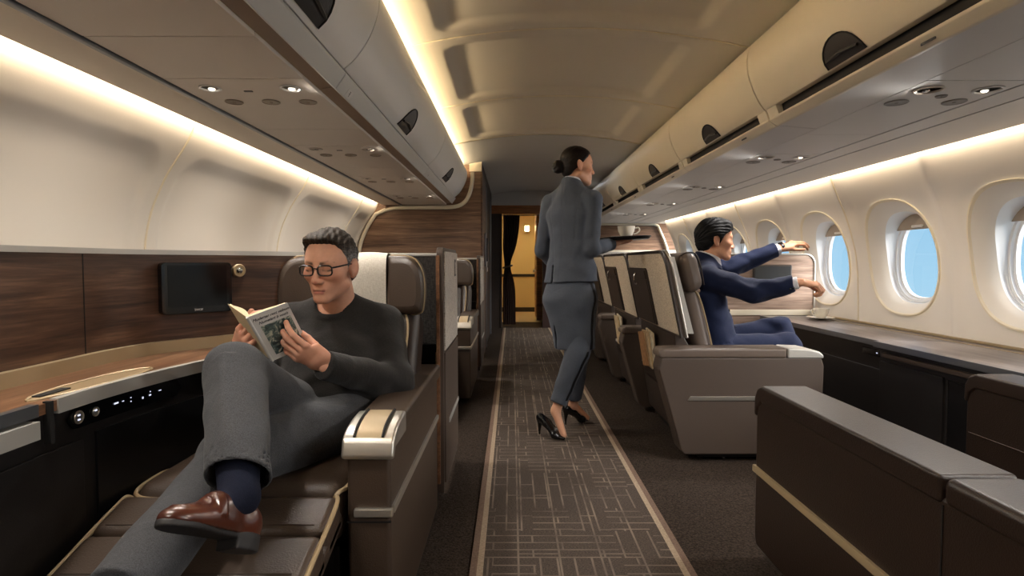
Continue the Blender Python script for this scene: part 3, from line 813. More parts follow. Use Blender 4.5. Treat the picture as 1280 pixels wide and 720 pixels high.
def build_suite():
    T = []
    # --- walnut shell wall
    sh = thing('suite_shell', 'curved walnut suite wall beside the reading man', 'suite wall', (-1.2, 1.3, 0))
    for pl in (plan[:cut + 1], plan[cut:]):
        q = list(pl)
        wall_from_plan(q, .02, 1.096, 0, .03).build('veneer_panel', 'walnut', sh, smooth=40, wn=False)
    MB().box(plan[cut][0] - .001, plan[cut][0] + .0012, plan[cut][1] - .0016, plan[cut][1] + .0016, .78, 1.095).build('panel_joint', 'gap', sh, smooth=0)
    wall_from_plan(plan, 1.096, 1.112, -.006, .036).build('top_trim', 'silver_satin', sh, smooth=40, wn=False)
    wall_from_plan(plan[:-4], .765, .806, -.022, 0).build('upstand', 'champagne', sh, smooth=40, wn=False)
    led = offset_plan(plan, .03)
    V = [(x, y, 1.06) for x, y in led] + [(-1.70, y, 1.06) for x, y in led]
    n = len(led)
    MB().raw(V, [(i, i + 1, n + i + 1, n + i) for i in range(n - 1)]).build('side_ledge', 'leather', sh, smooth=0)
    T.append(sh)
    # --- console with worktop
    front = [(p.x, p.y) for p in catmull([(-1.00, .12, 0), (-1.0, .7, 0), (-1.0, 1.20, 0), (-.995, 1.42, 0), (-.96, 1.66, 0), (-.90, 1.90, 0), (-.86, 2.06, 0)], 6)]
    cs = thing('side_console', 'dark side console with walnut top and lit controls beside the reading man', 'console', (-1.1, 1.1, 0))
    back = [p for p in plan if p[1] < 2.16]
    poly = [(x, y) for x, y in front] + [(x, y) for x, y in back[::-1]]
    MB().prism(poly, 'z', .745, .768).build('worktop', 'walnut_top', cs, smooth=30, wn=False)
    fi = [(x - .02, y) for x, y in front]
    MB().prism(fi + [(x, y) for x, y in back[::-1]], 'z', .02, .745).build('console_body', 'console_dark', cs, smooth=30, wn=False)
    fa = [p for p in front if p[1] > 1.235]; fb = [p for p in front if p[1] <= 1.235]
    wall_from_plan(fa, .738, .7715, -.004, .016).build('front_edge', 'silver_satin', cs, smooth=40, wn=False)
    wall_from_plan(fb, .745, .7715, -.004, .016).build('front_edge', 'rail', cs, smooth=40, wn=False)
    wall_from_plan([(-.998, .15), (-.998, .6), (-.998, 1.19)], .700, .738, -.012, .02).build('table_leaf', 'silver_satin', cs, smooth=40)
    MB().box(-1.006, -.99, 1.222, 1.232, .68, .772).build('leaf_end', 'gap', cs, smooth=0)
    # recessed dish on the worktop
    di = [p for p in catmull([(-1.045, 1.24, 0), (-1.015, 1.34, 0), (-1.005, 1.55, 0), (-1.03, 1.63, 0), (-1.075, 1.56, 0), (-1.09, 1.40, 0), (-1.075, 1.28, 0)], 6, closed=True)]
    MB().prism([(p.x, p.y) for p in di], 'z', .7683, .7695).build('dish', 'beige_tray', cs, smooth=0)
    MB().tube([(p.x, p.y, .7695) for p in di], .0035, 6, closed=True).build('dish_rim', 'champagne', cs)
    MB().box(-1.072, -1.05, 1.27, 1.36, .7695, .7725, .001).build('dish_slot', 'gap', cs)
    # door and niche on the side
    for (ya, yb) in ((.18, .98), (1.00, 1.345)):
        MB().box(-1.0205, -1.012, ya, yb, .12, .655, .004).build('console_door', 'console_dark', cs)
    ni = wall_from_plan([p for p in front if 1.38 < p[1] < 1.9], .40, .66, .014, .03).build('niche', 'console_black', cs, smooth=40)
    MB().tube([(x - .006, y, .415) for x, y in front if 1.37 < y < 1.92], .009, 8).build('niche_rail', 'champagne', cs)
    # control plate
    cp = thing
    pl_ = [p for p in front if 1.27 < p[1] < 1.72]
    ys_ = np.linspace(1.30, 1.68, 24)
    fx = lambda y: float(np.interp(y, [p[1] for p in front], [p[0] for p in front]))
    V, F = [], []
    NB = 9
    for y in ys_:
        e = min(1.0, (y - 1.30) / .03 + .001, (1.68 - y) / .03 + .001); hh = .026 * math.sqrt(max(0, 1 - (1 - e) ** 2))
        for k in range(NB): V.append((fx(y) - .0165, y, .708 + hh * (2 * k / (NB - 1) - 1)))
    F = [(i * NB + k, (i + 1) * NB + k, (i + 1) * NB + k + 1, i * NB + k + 1) for i in range(len(ys_) - 1) for k in range(NB - 1)]
    pad = MB().raw(V, F).build('control_panel', 'black_gloss', cs, smooth=40, wn=False)
    for (y, r) in ((1.333, .0155), (1.385, .0115)):
        M = Matrix.Translation((fx(y) - .0155, y, .708)) @ Matrix.Rotation(R(90), 4, 'Y')
        MB().lathe([(r, 0), (r, .003), (r * .9, .004), (r * .88, .002), (.0005, .002)], 20, M).build('button_ring', 'silver', pad)
        for dz in ((.006, -.007) if r > .014 else (.004,)):
            MB().box(fx(y) - .0135, fx(y) - .0125, y - .0035, y + .0035, .708 + dz * .8 - .0018, .708 + dz * .8 + .0018).build('button_icon', 'icon', pad, smooth=0)
    for (y, w, z, h) in ((1.452, .010, .712, .0028), (1.474, .004, .712, .0016), (1.50, .002, .715, .002), (1.50, .002, .705, .002), (1.54, .003, .705, .004), (1.565, .005, .707, .0028), (1.566, .002, .716, .002), (1.60, .007, .712, .0014)):
        MB().box(fx(y) - .0158, fx(y) - .0150, y - w * .75, y + w * .75, z - h * .7, z + h * .7).build('panel_icon', 'icon', pad, smooth=0)
    T.append(cs)
    # --- charcoal partition behind the seat
    pt = thing('suite_partition', 'charcoal fabric partition behind the headrest of the reading man', 'partition', (-.58, 2.64, 0))
    MB().box(-.84, -.33, 2.62, 2.655, .02, 1.098, .004).build('fabric_panel', 'fabric_charcoal', pt)
    MB().box(-.84, -.33, 2.615, 2.66, 1.098, 1.112, .003).build('top_trim', 'silver_satin', pt)
    MB().box(-.45, -.34, 2.60, 2.62, .62, .70, .006).build('shelf_edge', 'console_black', pt)
    T.append(pt)
    # --- privacy panel along the aisle
    pp = thing('privacy_panel', 'grey fabric aisle privacy panel beside the reading man', 'privacy panel', (-.31, 2.78, 0))
    def rr(y0, y1, z0, z1, r0, r1, n=6):
        pts = [(y0, z0), (y1, z0)]
        pts += [(y1 - r1 + r1 * math.cos(a), z1 - r1 + r1 * math.sin(a)) for a in np.linspace(0, math.pi / 2, n)]
        pts += [(y0 + r0 - r0 * math.sin(a), z1 - r0 + r0 * math.cos(a)) for a in np.linspace(0, math.pi / 2, n)]
        return pts
    MB().prism(rr(2.485, 3.07, .06, 1.135, .03, .02), 'x', -.326, -.297, .003, 2).build('panel_core', 'laminate', pp)
    MB().prism(rr(2.505, 3.055, .685, 1.118, .02, .012), 'x', -.298, -.2905, .002, 2).build('fabric_inset', 'fabric_light', pp)
    MB().box(-.298, -.289, 2.50, 3.06, .10, .675, .003).build('lower_panel', 'laminate', pp)
    MB().box(-.328, -.312, 2.478, 2.488, .10, 1.10, .003).build('edge_strip', 'walnut_top', pp)
    MB().box(-.2905, -.284, 2.62, 3.05, .335, .357, .002).build('kick_trim', 'silver_satin', pp)
    gr = MB().box(-.2915, -.2885, 2.90, 2.965, 1.00, 1.085, .001).build('grip', 'plastic_dark', pp)
    MB().box(-.290, -.2875, 2.918, 2.948, 1.012, 1.072, .001).build('grip_inset', 'fabric_light', gr)
    MB().box(-.332, -.322, 2.482, 2.495, .60, .68, .002).build('hinge', 'champagne', pp)
    T.append(pp)
    # --- the seat
    st = thing('recliner_chair', 'brown leather reclining seat under the reading man', 'seat', (-.68, 1.85, 0))
    MB().box(-.95, -.46, 1.52, 2.45, .02, .31, .02, 2).build('seat_base', 'console_dark', st)
    MB().box(-.985, -.435, 1.455, 2.24, .33, .500, .05, 4).build('seat_cushion', 'leather', st)
    MB().tube(catmull([(-.435, 1.62, .475), (-.436, 1.50, .477), (-.455, 1.458, .465), (-.455, 1.455, .38)], 6), .006, 8).build('piping', 'piping', st)
    MB().tube(catmull([(-.985, 1.75, .475), (-.984, 1.52, .477), (-.965, 1.462, .465), (-.88, 1.455, .46), (-.70, 1.452, .46)], 6), .006, 8).build('piping', 'piping', st)
    # legrest: four quilted pads on a tilted slab
    hin = Vector((0, 1.455, .492)); ang = math.atan2(.30, 1.0)
    Ml = Matrix.Translation((0, hin.y, hin.z)) @ Matrix.Rotation(ang, 4, 'X')
    lr = MB().box(-.985, -.435, -.62, -.015, -.105, -.045, .02, 3, M=Ml).build('legrest', 'leather', st)
    cuts = [-.02, -.155, -.30, -.455, -.62]
    for a, b in zip(cuts[:-1], cuts[1:]):
        MB().box(-.985, -.435, b + .0015, a - .0015, -.10, 0.0, .022, 3, M=Ml).build('legrest_pad', 'leather', lr)
    for c in cuts[1:-1]:
        MB().tube([Ml @ Vector((x, c + .022, .0005)) for x in np.linspace(-.955, -.465, 12)], .0014, 5).build('stitch_line', 'stitch', lr)
    for s, x in ((1, -.437), (-1, -.983)):
        MB().tube(catmull([Ml @ Vector((x, -.62, -.02)), Ml @ Vector((x, -.3, -.012)), Ml @ Vector((x, -.06, -.012)), Ml @ Vector((x - s * .012, -.022, -.012)), Ml @ Vector((x - s * .02, -.014, -.06))], 6), .006, 8).build('piping', 'piping', lr)
    # backrest, leaning back
    Mb = Matrix.Translation((0, 2.12, .42)) @ Matrix.Rotation(R(-27), 4, 'X')
    MB().box(-.86, -.42, -.02, .10, .0, .56, .04, 4, M=Mb).build('backrest', 'leather_dark', st)
    for k in range(4):
        MB().tube([Mb @ Vector((x, -.0215 - .002 * math.cos((x + .64) * 7), .16 + .1 * k + .02 * abs(x + .64))) for x in np.linspace(-.84, -.44, 12)], .002, 5).build('stitch_line', 'stitch', st)
    for s, x0, x1 in ((1, -.455, -.365), (-1, -.915, -.825)):
        MB().box(x0, x1, -.075, .09, .02, .50, .04, 4, M=Mb).build('side_bolster', 'leather_dark', st)
        xi = x0 + .02 if s > 0 else x1 - .02
        MB().tube(catmull([Mb @ Vector((xi, -.072, .03)), Mb @ Vector((xi + s * .022, -.078, .22)), Mb @ Vector((xi + s * .03, -.078, .40)), Mb @ Vector((xi + s * .01, -.074, .48))], 6), .0045, 8).build('piping', 'piping', st)
    # winged headrest
    xc = -.632
    def wing(s):
        # outline in (x offset from the centre, z)
        o = [(.13, .865), (.26, .868), (.283, .90), (.285, .99), (.268, 1.055), (.225, 1.092), (.13, 1.098)]
        pts = [(q.x, q.y) for q in catmull([(a, b, 0) for a, b in o], 5)]
        V, F = [], []
        n = len(pts)
        for d, k in ((-.056, .72), (-.052, .90), (-.040, .975), (-.018, 1.0), (.05, 1.0), (.07, .95)):
            for (px, pz) in pts:
                cx, cz = .19, .985
                qx, qz = cx + (px - cx) * k, cz + (pz - cz) * k
                fwd = -.055 * float(smoothstep(.10, .28, qx))          # wings reach forward
                V.append((xc + s * qx, 2.345 + d + fwd + (qz - .98) * .12, qz))
        for i in range(5):
            for j in range(n):
                F.append((i * n + j, i * n + (j + 1) % n, (i + 1) * n + (j + 1) % n, (i + 1) * n + j))
        F.append(tuple(range(n))); F.append(tuple(5 * n + j for j in range(n))[::-1])
        w = MB().raw(V, F if s < 0 else [q[::-1] for q in F]).build('headrest_wing', 'leather', st, smooth=50)
        tb = [V[3 * n + j] for j in range(3, n)]
        MB().tube(tb, .0042, 8).build('piping', 'piping', w)
    wing(1); wing(-1)
    MB().box(xc - .15, xc + .15, 2.30, 2.42, .865, 1.095, .03, 4).build('headrest', 'leather', st)
    V = []
    path = [(2.395, 1.02), (2.40, 1.09), (2.36, 1.108), (2.31, 1.102), (2.288, 1.06), (2.286, .98), (2.288, .90), (2.29, .875)]
    pp3 = [(q.x, q.y) for q in catmull([(a, b, 0) for a, b in path], 4)]
    MB().grid(lambda t, x: (x, pp3[int(t)][0] - .003, pp3[int(t)][1] + .003 * math.sin(x * 30)), list(range(len(pp3))), list(np.linspace(xc - .138, xc + .132, 14))).build('headrest_cover', 'cover_cloth', st, smooth=60, wn=False)
    # aisle armrest
    ar = MB().box(-.425, -.312, 1.455, 2.38, .04, .60, .012, 3).build('armrest', 'leather', st)
    MB().prism([(1.57, .585), (2.42, .585), (2.42, .63), (2.40, .645), (1.60, .645), (1.575, .64)], 'x', -.432, -.303, .014, 4).build('armrest_pad', 'leather', ar)
    capp = [(1.62, .59), (1.62, .651)] + [(1.615 - .17 * math.sin(a), .60 + .051 * math.cos(a) ** .8) for a in np.linspace(.25, 1.45, 10)] + [(1.437, .575), (1.45, .565), (1.47, .59)]
    cpo = MB().prism(capp, 'x', -.435, -.300, .008, 3, ang=30).build('armrest_cap', 'silver', ar, smooth=45)
    sl = [(1.61, .6545)] + [(1.605 - .155 * math.sin(a), .605 + .0495 * math.cos(a) ** .8) for a in np.linspace(.25, 1.3, 9)]
    MB().prism(sl + [(y + .006, z - .006) for y, z in sl[::-1]], 'x', -.400, -.335, 0).build('cap_plate', 'champagne', cpo, smooth=45)
    for x in (-.404, -.331):
        MB().tube([(x, y - .001, z + .0015) for y, z in sl], .0035, 6).build('cap_slot', 'gap', cpo)
    MB().box(-.317, -.304, 1.47, 2.37, .418, .440, .003).build('arm_trim', 'silver', ar)
    MB().box(-.405, -.305, 1.442, 1.458, .418, .440, .004).build('arm_trim', 'silver', ar)
    MB().box(-.4245, -.3115, 1.4535, 1.458, .400, .404).build('panel_joint', 'gap', ar, smooth=0)
    T.append(st)
    return T

suite = build_suite()
labels2 = {'suite_shell': 'curved walnut suite wall of the empty suite before the bulkhead', 'side_console': 'dark side console of the empty suite before the bulkhead',
           'suite_partition': 'charcoal fabric partition of the empty suite before the bulkhead', 'privacy_panel': 'grey fabric aisle privacy panel next to the walnut bulkhead',
           'recliner_chair': 'empty brown leather reclining seat in the suite before the bulkhead'}
for o in suite:
    c = copy_tree(o); c.location.y += ROW
    c['label'] = labels2[o.name.split('.')[0]]

# wall screen and round lamp on the curved part of the shell
a2, b2 = Vector((-1.193, 1.905)), Vector((-1.022, 2.115))
tx = (b2 - a2).normalized(); nn = Vector((tx.y, -tx.x))
c2 = (a2 + b2) / 2 + nn * .012
tv = thing('wall_screen', 'black framed seat screen on the walnut wall beside the reading man', 'screen', (c2.x, c2.y, .92), local=True)
tv.rotation_euler = (0, 0, math.atan2(tx.y, tx.x))
Lh = .116; Hh = .088
def rrect(hx, hz, r, n=5, cz=0):
    pts = []
    for cx, cy, a0 in ((hx - r, hz - r, 0), (-hx + r, hz - r, 90), (-hx + r, -hz + r, 180), (hx - r, -hz + r, 270)):
        pts += [(cx + r * math.cos(R(a0 + 90 * k / (n - 1))), cz + cy + r * math.sin(R(a0 + 90 * k / (n - 1)))) for k in range(n)]
    return pts
MB().prism(rrect(Lh, Hh, .014, cz=.062), 'y', -.016, .03, .003, 2).build('bezel', 'black_gloss', tv)
MB().prism(rrect(Lh - .02, Hh - .017, .003, cz=.069), 'y', -.0175, -.014).build('screen_glass', 'screen', tv, smooth=0)
text_mesh('SWOF', .010, frame_M((0, -.0165, -.0135), (1, 0, 0), (0, 0, 1), (0, -1, 0)), 'paper_white', tv, 'maker_mark')
lp = Vector((-1.012, 2.128)) + nn * .006
wlmp = thing('wall_lamp', 'small round chrome reading lamp on the walnut wall', 'lamp', (lp.x, lp.y, 1.04), local=True)
wlmp.rotation_euler = (0, 0, math.atan2(tx.y, tx.x))
Mr = Matrix.Rotation(R(90), 4, 'X')
MB().lathe([(.024, -.02), (.024, .004), (.021, .008), (.014, .006), (.012, .004)], 24, Mr).build('lamp_ring', 'champagne', wlmp)
MB().lathe([(.012, .0), (.012, .01), (.008, .015), (.001, .017)], 16, Mr).build('lamp_bulb', 'chrome', wlmp)

# ================================================================== RIGHT: seats facing the windows
def window_seat(y0, labels, group=None, first=True):
    """seat turned to the windows: back to the aisle (x = 0), near arm at y = 0"""
    st = thing('lounge_chair', labels[0], 'seat', (.80, y0, 0), local=True)
    lean = lambda z: .0 + (1.13 - z) * .215            # x of the shell face at height z
    # shell with rounded near top corner
    def shell_pts(inset, n=8):
        r = .09 - inset * .5
        y0_, y1_, zb, zt = .02 + inset, .985 - inset * .4, .668 + inset, 1.13 - inset
        pts = [(y0_, zb), (y1_, zb), (y1_, zt - .03)]
        pts += [(y1_ - .03, zt)]
        pts += [(y0_ + r - r * math.sin(a), zt - r + r * math.cos(a)) for a in np.linspace(0, math.pi / 2, n)]
        return pts
    P = shell_pts(0)
    n = len(P)
    def slab(P, x0, x1):
        V = [(lean(z) + x0, y, z) for y, z in P] + [(lean(z) + x1, y, z) for y, z in P]
        k = len(P)
        F = [tuple(range(k))[::-1], tuple(range(k, 2 * k))] + [(i, (i + 1) % k, k + (i + 1) % k, k + i) for i in range(k)]
        return MB().raw(V, F)
    slab(P, .006, .045).build('back_shell', 'laminate', st, smooth=30)
    slab(shell_pts(.012), .0, .008).build('shell_fabric', 'fabric_beige', st, smooth=30)
    edge = [(lean(z) + .004, y, z) for y, z in P[2:]] + [(lean(.668) + .004, .02, .668)]
    MB().tube(edge, .008, 8).build('shell_trim', 'plastic_dark', st, smooth=60)
    MB().tube([(x + .03, y, z) for x, y, z in edge[1:]], .009, 8).build('shell_edge', 'silver', st, smooth=60)
    # side wing of the shell wrapping the near side
    V = []
    MB().prism([(lean(1.10) + .03, 1.10), (lean(.69) + .03, .69), (lean(.69) + .075, .69), (lean(1.10) + .055, 1.10)], 'y', .018, .03).build('shell_side', 'silver_satin', st)
    # screen pocket on the back of the shell
    pk = slab([(.47, .69), (.965, .69), (.965, 1.02), (.945, 1.035), (.49, 1.035), (.47, 1.02)], -.012, .004).build('back_pocket', 'plastic_dark', st, smooth=30)
    slab([(.485, .70), (.95, .70), (.95, .962), (.485, .962)], -.016, -.010).build('pocket_flap', 'laminate_dark', pk, smooth=30)
    slab([(.48, .968), (.955, .968), (.955, 1.02), (.48, 1.02)], -.020, -.010).build('pocket_top', 'plastic_dark', pk, smooth=30)
    hx = lean(.98) - .022
    MB().tube(catmull([(hx, .70, 1.0), (hx - .014, .70, .995), (hx - .018, .70, .97), (hx - .014, .70, .94), (hx - .002, .70, .928), (hx + .002, .69, .94)], 5), .005, 8).build('coat_hook', 'chrome', pk)
    # lower back
    lb = [(.10, .668), (.15, .668), (.29, .42), (.32, .07), (.17, .07), (.13, .3)]
    MB().prism(lb, 'y', .14, .985, .01, 2).build('lower_back', 'laminate_dark', st)
    lx = lambda z: float(np.interp(z, [.07, .3, .668], [.17, .13, .10]))
    mp_ = MB().prism([(lx(.60) - .012, .54), (lx(.30) - .024, .50), (lx(.30) - .030, .34), (lx(.3) - .006, .30), (lx(.54), .545)], 'y', .30, .84, .006, 2).build('magazine_pocket', 'leather_dark', st)
    MB().tube([(lx(.5) - .024, .305, .505), (lx(.5) - .024, .835, .505)], .005, 6).build('pocket_hem', 'plastic_dark', mp_)
    MB().box(.112, .126, .87, .975, .38, .402, .002).build('kick_trim', 'silver_satin', st)
    # arm facing the near side
    arm = [(-.005, .565), (.845, .565), (.86, .52), (.855, .06), (.835, .04), (.125, .04), (.105, .06), (-.02, .50)]
    ar = MB().prism(arm, 'y', 0.0, .14, .01, 3).build('armrest', 'laminate', st)
    pad = [(-.02, .56), (-.022, .592), (.0, .612), (.66, .615), (.66, .56)]
    MB().prism(pad, 'y', -.006, .146, .016, 4, ang=15).build('armrest_pad', 'leather_taupe', ar)
    cap_ = [(.662, .56), (.662, .6155), (.77, .612), (.83, .598), (.855, .578), (.855, .56)]
    MB().prism(cap_, 'y', -.006, .146, .014, 4, ang=15).build('armrest_cap', 'silver_satin', ar)
    MB().prism([(.135, .335), (.150, .357), (.76, .357), (.76, .335)], 'y', -.006, .004, .002, 2).build('arm_trim', 'silver', ar)
    MB().box(.2, .8, .02, .96, .02, .3, .01).build('seat_base', 'console_black', st)
    MB().box(.15, .84, .15, .97, .30, .45, .045, 4).build('seat_cushion', 'leather_taupe', st)
    MB().tube([(.84, .18, .415), (.848, .3, .425), (.848, .8, .425), (.84, .95, .415)], .006, 6).build('piping', 'piping', st)
    MB().tube([(.36, .06, .0), (.30, .05, .06)], .008, 6).build('floor_fitting', 'chrome', st)
    # back cushion and head pillow
    Mb = Matrix.Translation((.325, 0, .42)) @ Matrix.Rotation(R(-14), 4, 'Y')
    MB().box(-.065, .045, .155, .93, .0, .56, .045, 4, M=Mb).build('backrest', 'leather_taupe', st)
    MB().tube(catmull([Mb @ Vector((.03, .158, .02)), Mb @ Vector((.035, .154, .25)), Mb @ Vector((.03, .156, .45)), Mb @ Vector((0, .16, .535))], 5), .005, 6).build('piping', 'piping', st)
    MB().box(-.055, .060, .10, .95, .50, .725, .055, 4, M=Mb).build('headrest', 'leather_taupe', st)
    MB().tube(catmull([Mb @ Vector((.055, .11, .53)), Mb @ Vector((.057, .10, .62)), Mb @ Vector((.05, .105, .70)), Mb @ Vector((.01, .115, .723)), Mb @ Vector((-.03, .12, .715))], 5), .004, 6).build('piping', 'plastic_dark', st)
    MB().box(-.05, .05, .17, .9, .485, .51, .01, 2, M=Mb).build('headrest_strap', 'lip_brown', st)
    return st
wsA = window_seat(3.04, ['taupe leather seat facing the windows under the man in the navy suit'])
wsB = copy_tree(wsA); wsB.location.y = 4.07; wsB['label'] = 'empty window seat, first behind the man in the navy suit'
wsC = copy_tree(wsA); wsC.location.y = 5.10; wsC['label'] = 'empty window seat, second behind the man in the navy suit'
wsD = copy_tree(wsA); wsD.location.y = 6.13; wsD['label'] = 'empty window seat, third behind the man in the navy suit'

# magazines standing in the back pockets
mag_cols = [(214, 190, 150), (200, 120, 70), (228, 214, 190), (176, 130, 88)]
for i, c in enumerate(mag_cols): plain('magazine_%d' % i, c, .45, var=.35, vscale=38)
for (yy, lab, grp) in ((3.04, 'in the pocket behind the navy suited man', 'A'), (4.07, 'in the pocket of the first empty window seat', 'B')):
    for k in range(3 if grp == 'A' else 2):
        t = [('thin cream magazine', 2), ('thick tan magazine', 0), ('brown brochure', 3)][k]
        o = thing('magazine', t[0] + ' standing ' + lab, 'magazine', (.80 + .088 - .006 * k, yy + .60 + .05 * k, .42))
        y0, y1 = yy + .50 + .05 * k, yy + .68 + .05 * k
        x = .80 + .100 - .0115 * k
        Mm = Matrix.Translation((x, (y0 + y1) / 2, .40)) @ Matrix.Rotation(R(-8), 4, 'Y') @ Matrix.Rotation(R(5 - 6 * k), 4, 'X')
        MB().box(-.003, .003, -.085, .085, 0, .245 - .012 * k, .001, 1, M=Mm).build('pages', 'paper', o)
        MB().box(-.0045, -.003, -.087, .087, -.001, .247 - .012 * k, M=Mm).build('front_cover', 'magazine_%d' % t[1], o, smooth=0)
        MB().box(.003, .0045, -.087, .087, -.001, .247 - .012 * k, M=Mm).build('rear_cover', 'magazine_%d' % t[1], o, smooth=0)

# ---- foreground seat (faces away from the camera) ---------------------------
fs = thing('recliner_chair', 'dark brown leather seat with long low arms across the aisle from the reading man', 'seat', (1.4, 1.3, 0))
def fore_arm(x0, x1, ya, yb, zt):
    a = MB().prism([(ya, .05), (yb - .012, .05), (yb, .085), (yb, zt - .10), (yb - .03, zt - .045), (ya, zt - .045)], 'x', x0 + .006, x1 - .006, .012, 3).build('armrest', 'leather_dark', fs)
    def padp(y0, y1, front):
        if front: return [(y0, zt - .06), (y0, zt), (y1 - .05, zt), (y1 - .015, zt - .015), (y1 + .006, zt - .05), (y1 + .008, zt - .115), (y1 - .012, zt - .118), (y1 - .018, zt - .085), (y1 - .05, zt - .06)]
        return [(y0, zt - .06), (y0, zt), (y1, zt), (y1, zt - .06)]
    MB().prism(padp(1.155, yb, True), 'x', x0, x1, .018, 4, ang=25).build('armrest_pad', 'leather_dark', a)
    MB().prism(padp(ya, 1.150, False), 'x', x0, x1, .018, 4, ang=25).build('armrest_pad', 'leather_dark', a)
    MB().box(x0 + .004, x0 + .0085, 1.150, 1.1535, .06, zt - .06).build('panel_joint', 'gap', a, smooth=0)
    return a
a1 = fore_arm(.872, 1.035, .55, 2.05, .637)
MB().box(.868, .882, .60, 2.052, .318, .342, .003).build('arm_trim', 'champagne', a1)
a2_ = fore_arm(1.80, 1.955, .55, 2.27, .637)
MB().tube([(1.805, .7, .40), (1.805, 2.25, .40)], .002, 5).build('stitch_line', 'stitch', a2_)
MB().box(1.05, 1.79, .60, 1.62, .05, .28, .01).build('seat_base', 'console_black', fs)
MB().box(1.045, 1.792, .60, 1.66, .28, .43, .05, 4).build('seat_cushion', 'leather_dark', fs)
Mb = Matrix.Translation((0, .62, .40)) @ Matrix.Rotation(R(18), 4, 'X')
MB().box(1.05, 1.79, -.14, .02, 0, .50, .05, 4, M=Mb).build('backrest', 'leather_dark', fs)
MB().box(1.12, 1.72, -.13, .03, .48, .70, .05, 4, M=Mb).build('headrest', 'leather_dark', fs)

# ---- window side counter -----------------------------------------------------
wt = thing('window_counter', 'long grey wood counter top running under the windows', 'counter', (2.35, 3.3, .60))
def counter_top(ya, yb, xf, name='worktop'):
    ys = np.linspace(ya, yb, 10)
    MB().box(xf, 2.60, ya, yb, .594, .62, .003).build(name, 'grey_top', wt)
    MB().box(xf - .006, xf + .004, ya, yb, .588, .6215, .002).build('front_edge', 'rail', wt)
counter_top(-1.5, 3.285, 2.075)
counter_top(3.292, 4.86, 2.105)
counter_top(4.95, 8.9, 2.105)
for p_, q_ in ((-1.5, 4.86), (4.95, 8.9)): MB().box(2.50, 2.512, p_, q_, .620, .6225).build('inlay_line', 'champagne', wt, smooth=0)
MB().box(2.585, 2.60, -1.5, 4.86, .62, .635, .003).build('rear_lip', 'champagne', wt)
for (ya, yb, lab, xf) in ((-1.5, .95, 'dark storage console under the counter behind the low armed seat', 2.10), (.96, 3.285, 'dark storage console with cupboard and open niche beside the low armed seat', 2.10), (3.292, 4.86, 'dark storage console before the knees of the man in the navy suit', 2.13), (4.95, 6.9, 'dark storage console beside the second empty window seat', 2.13)):
    cb = thing('storage_console', lab, 'console', (2.35, (ya + yb) / 2, 0))
    MB().box(xf + .012, 2.585, ya, yb, .02, .588, .004).build('console_body', 'console_dark', cb)
    if ya == .96:
        MB().box(xf + .002, xf + .016, 2.79, 3.275, .10, .51, .006).build('cupboard_door', 'console_dark', cb)
        nb = MB().box(xf + .010, xf + .013, 2.60, 2.765, .10, .50).build('niche', 'console_black', cb, smooth=0)
        MB().tube([(xf + .01, y, z) for y, z in ((2.60, .10), (2.60, .50), (2.765, .50), (2.765, .10))], .006, 6, closed=True).build('niche_rim', 'console_dark', nb)
        MB().box(xf, xf + .016, 1.0, 2.57, .10, .51, .006).build('cupboard_door', 'console_dark', cb)
        MB().box(xf - .012, xf + .014, 1.0, 3.24, .535, .562, .006).build('pull_rail', 'laminate', cb)
    else:
        n = 2
        for k in range(n):
            p, q = ya + (yb - ya) * k / n, ya + (yb - ya) * (k + 1) / n
            MB().box(xf, xf + .014, p + .02, q - .02, .10, .45, .006).build('cupboard_door', 'console_dark', cb)
        MB().box(xf + .004, xf + .014, ya + .02, ya + .20, .52, .56, .004).build('control_panel', 'black_gloss', cb)
        MB().box(xf + .002, xf + .0045, ya + .05, ya + .06, .538, .543).build('panel_icon', 'icon', cb, smooth=0)

# partition with a screen behind the man in the navy suit
pn = thing('seat_divider', 'pale wood divider with rounded corner behind the man in the navy suit', 'divider', (2.1, 4.92, 0))
pr = [(1.66, .02), (2.56, .02), (2.56, 1.05)] + [(2.48 + .08 * math.cos(a), 1.05 + .085 * math.sin(a)) for a in np.linspace(.2, math.pi / 2, 6)] + [(1.66, 1.135)]
MB().prism(pr, 'y', 4.875, 4.935, .004, 2, ang=40).build('divider_panel', 'walnut_pale', pn)
MB().tube([(x, 4.875, z + .004) for x, z in pr[1:]], .008, 8).build('divider_trim', 'silver_satin', pn)
MB().box(1.66, 2.56, 4.868, 4.88, .622, .67, .003).build('shelf_lip', 'white_trim', pn)
ts = thing('wall_screen', 'grey seat screen on the pale wood divider', 'screen', (2.2, 4.86, .80))
MB().box(2.03, 2.36, 4.850, 4.876, .80, 1.05, .012, 3).build('bezel', 'plastic_dark', ts)
MB().box(2.045, 2.345, 4.846, 4.851, .822, 1.036, .002).build('screen_glass', 'screen_grey', ts)
pl2 = thing('wall_lamp', 'small white round lamp on the divider by the navy suit man', 'lamp', (1.72, 4.86, 1.03))
MB().lathe([(.03, 0), (.032, .008), (.02, .014), (.001, .015)], 18, Matrix.Translation((1.72, 4.875, 1.03)) @ Matrix.Rotation(R(90), 4, 'X')).build('lamp_ring', 'chrome', pl2)
MB().lathe([(.018, .014), (.012, .02), (.001, .022)], 14, Matrix.Translation((1.72, 4.875, 1.03)) @ Matrix.Rotation(R(90), 4, 'X')).build('lamp_bulb', 'sleeve_white', pl2)

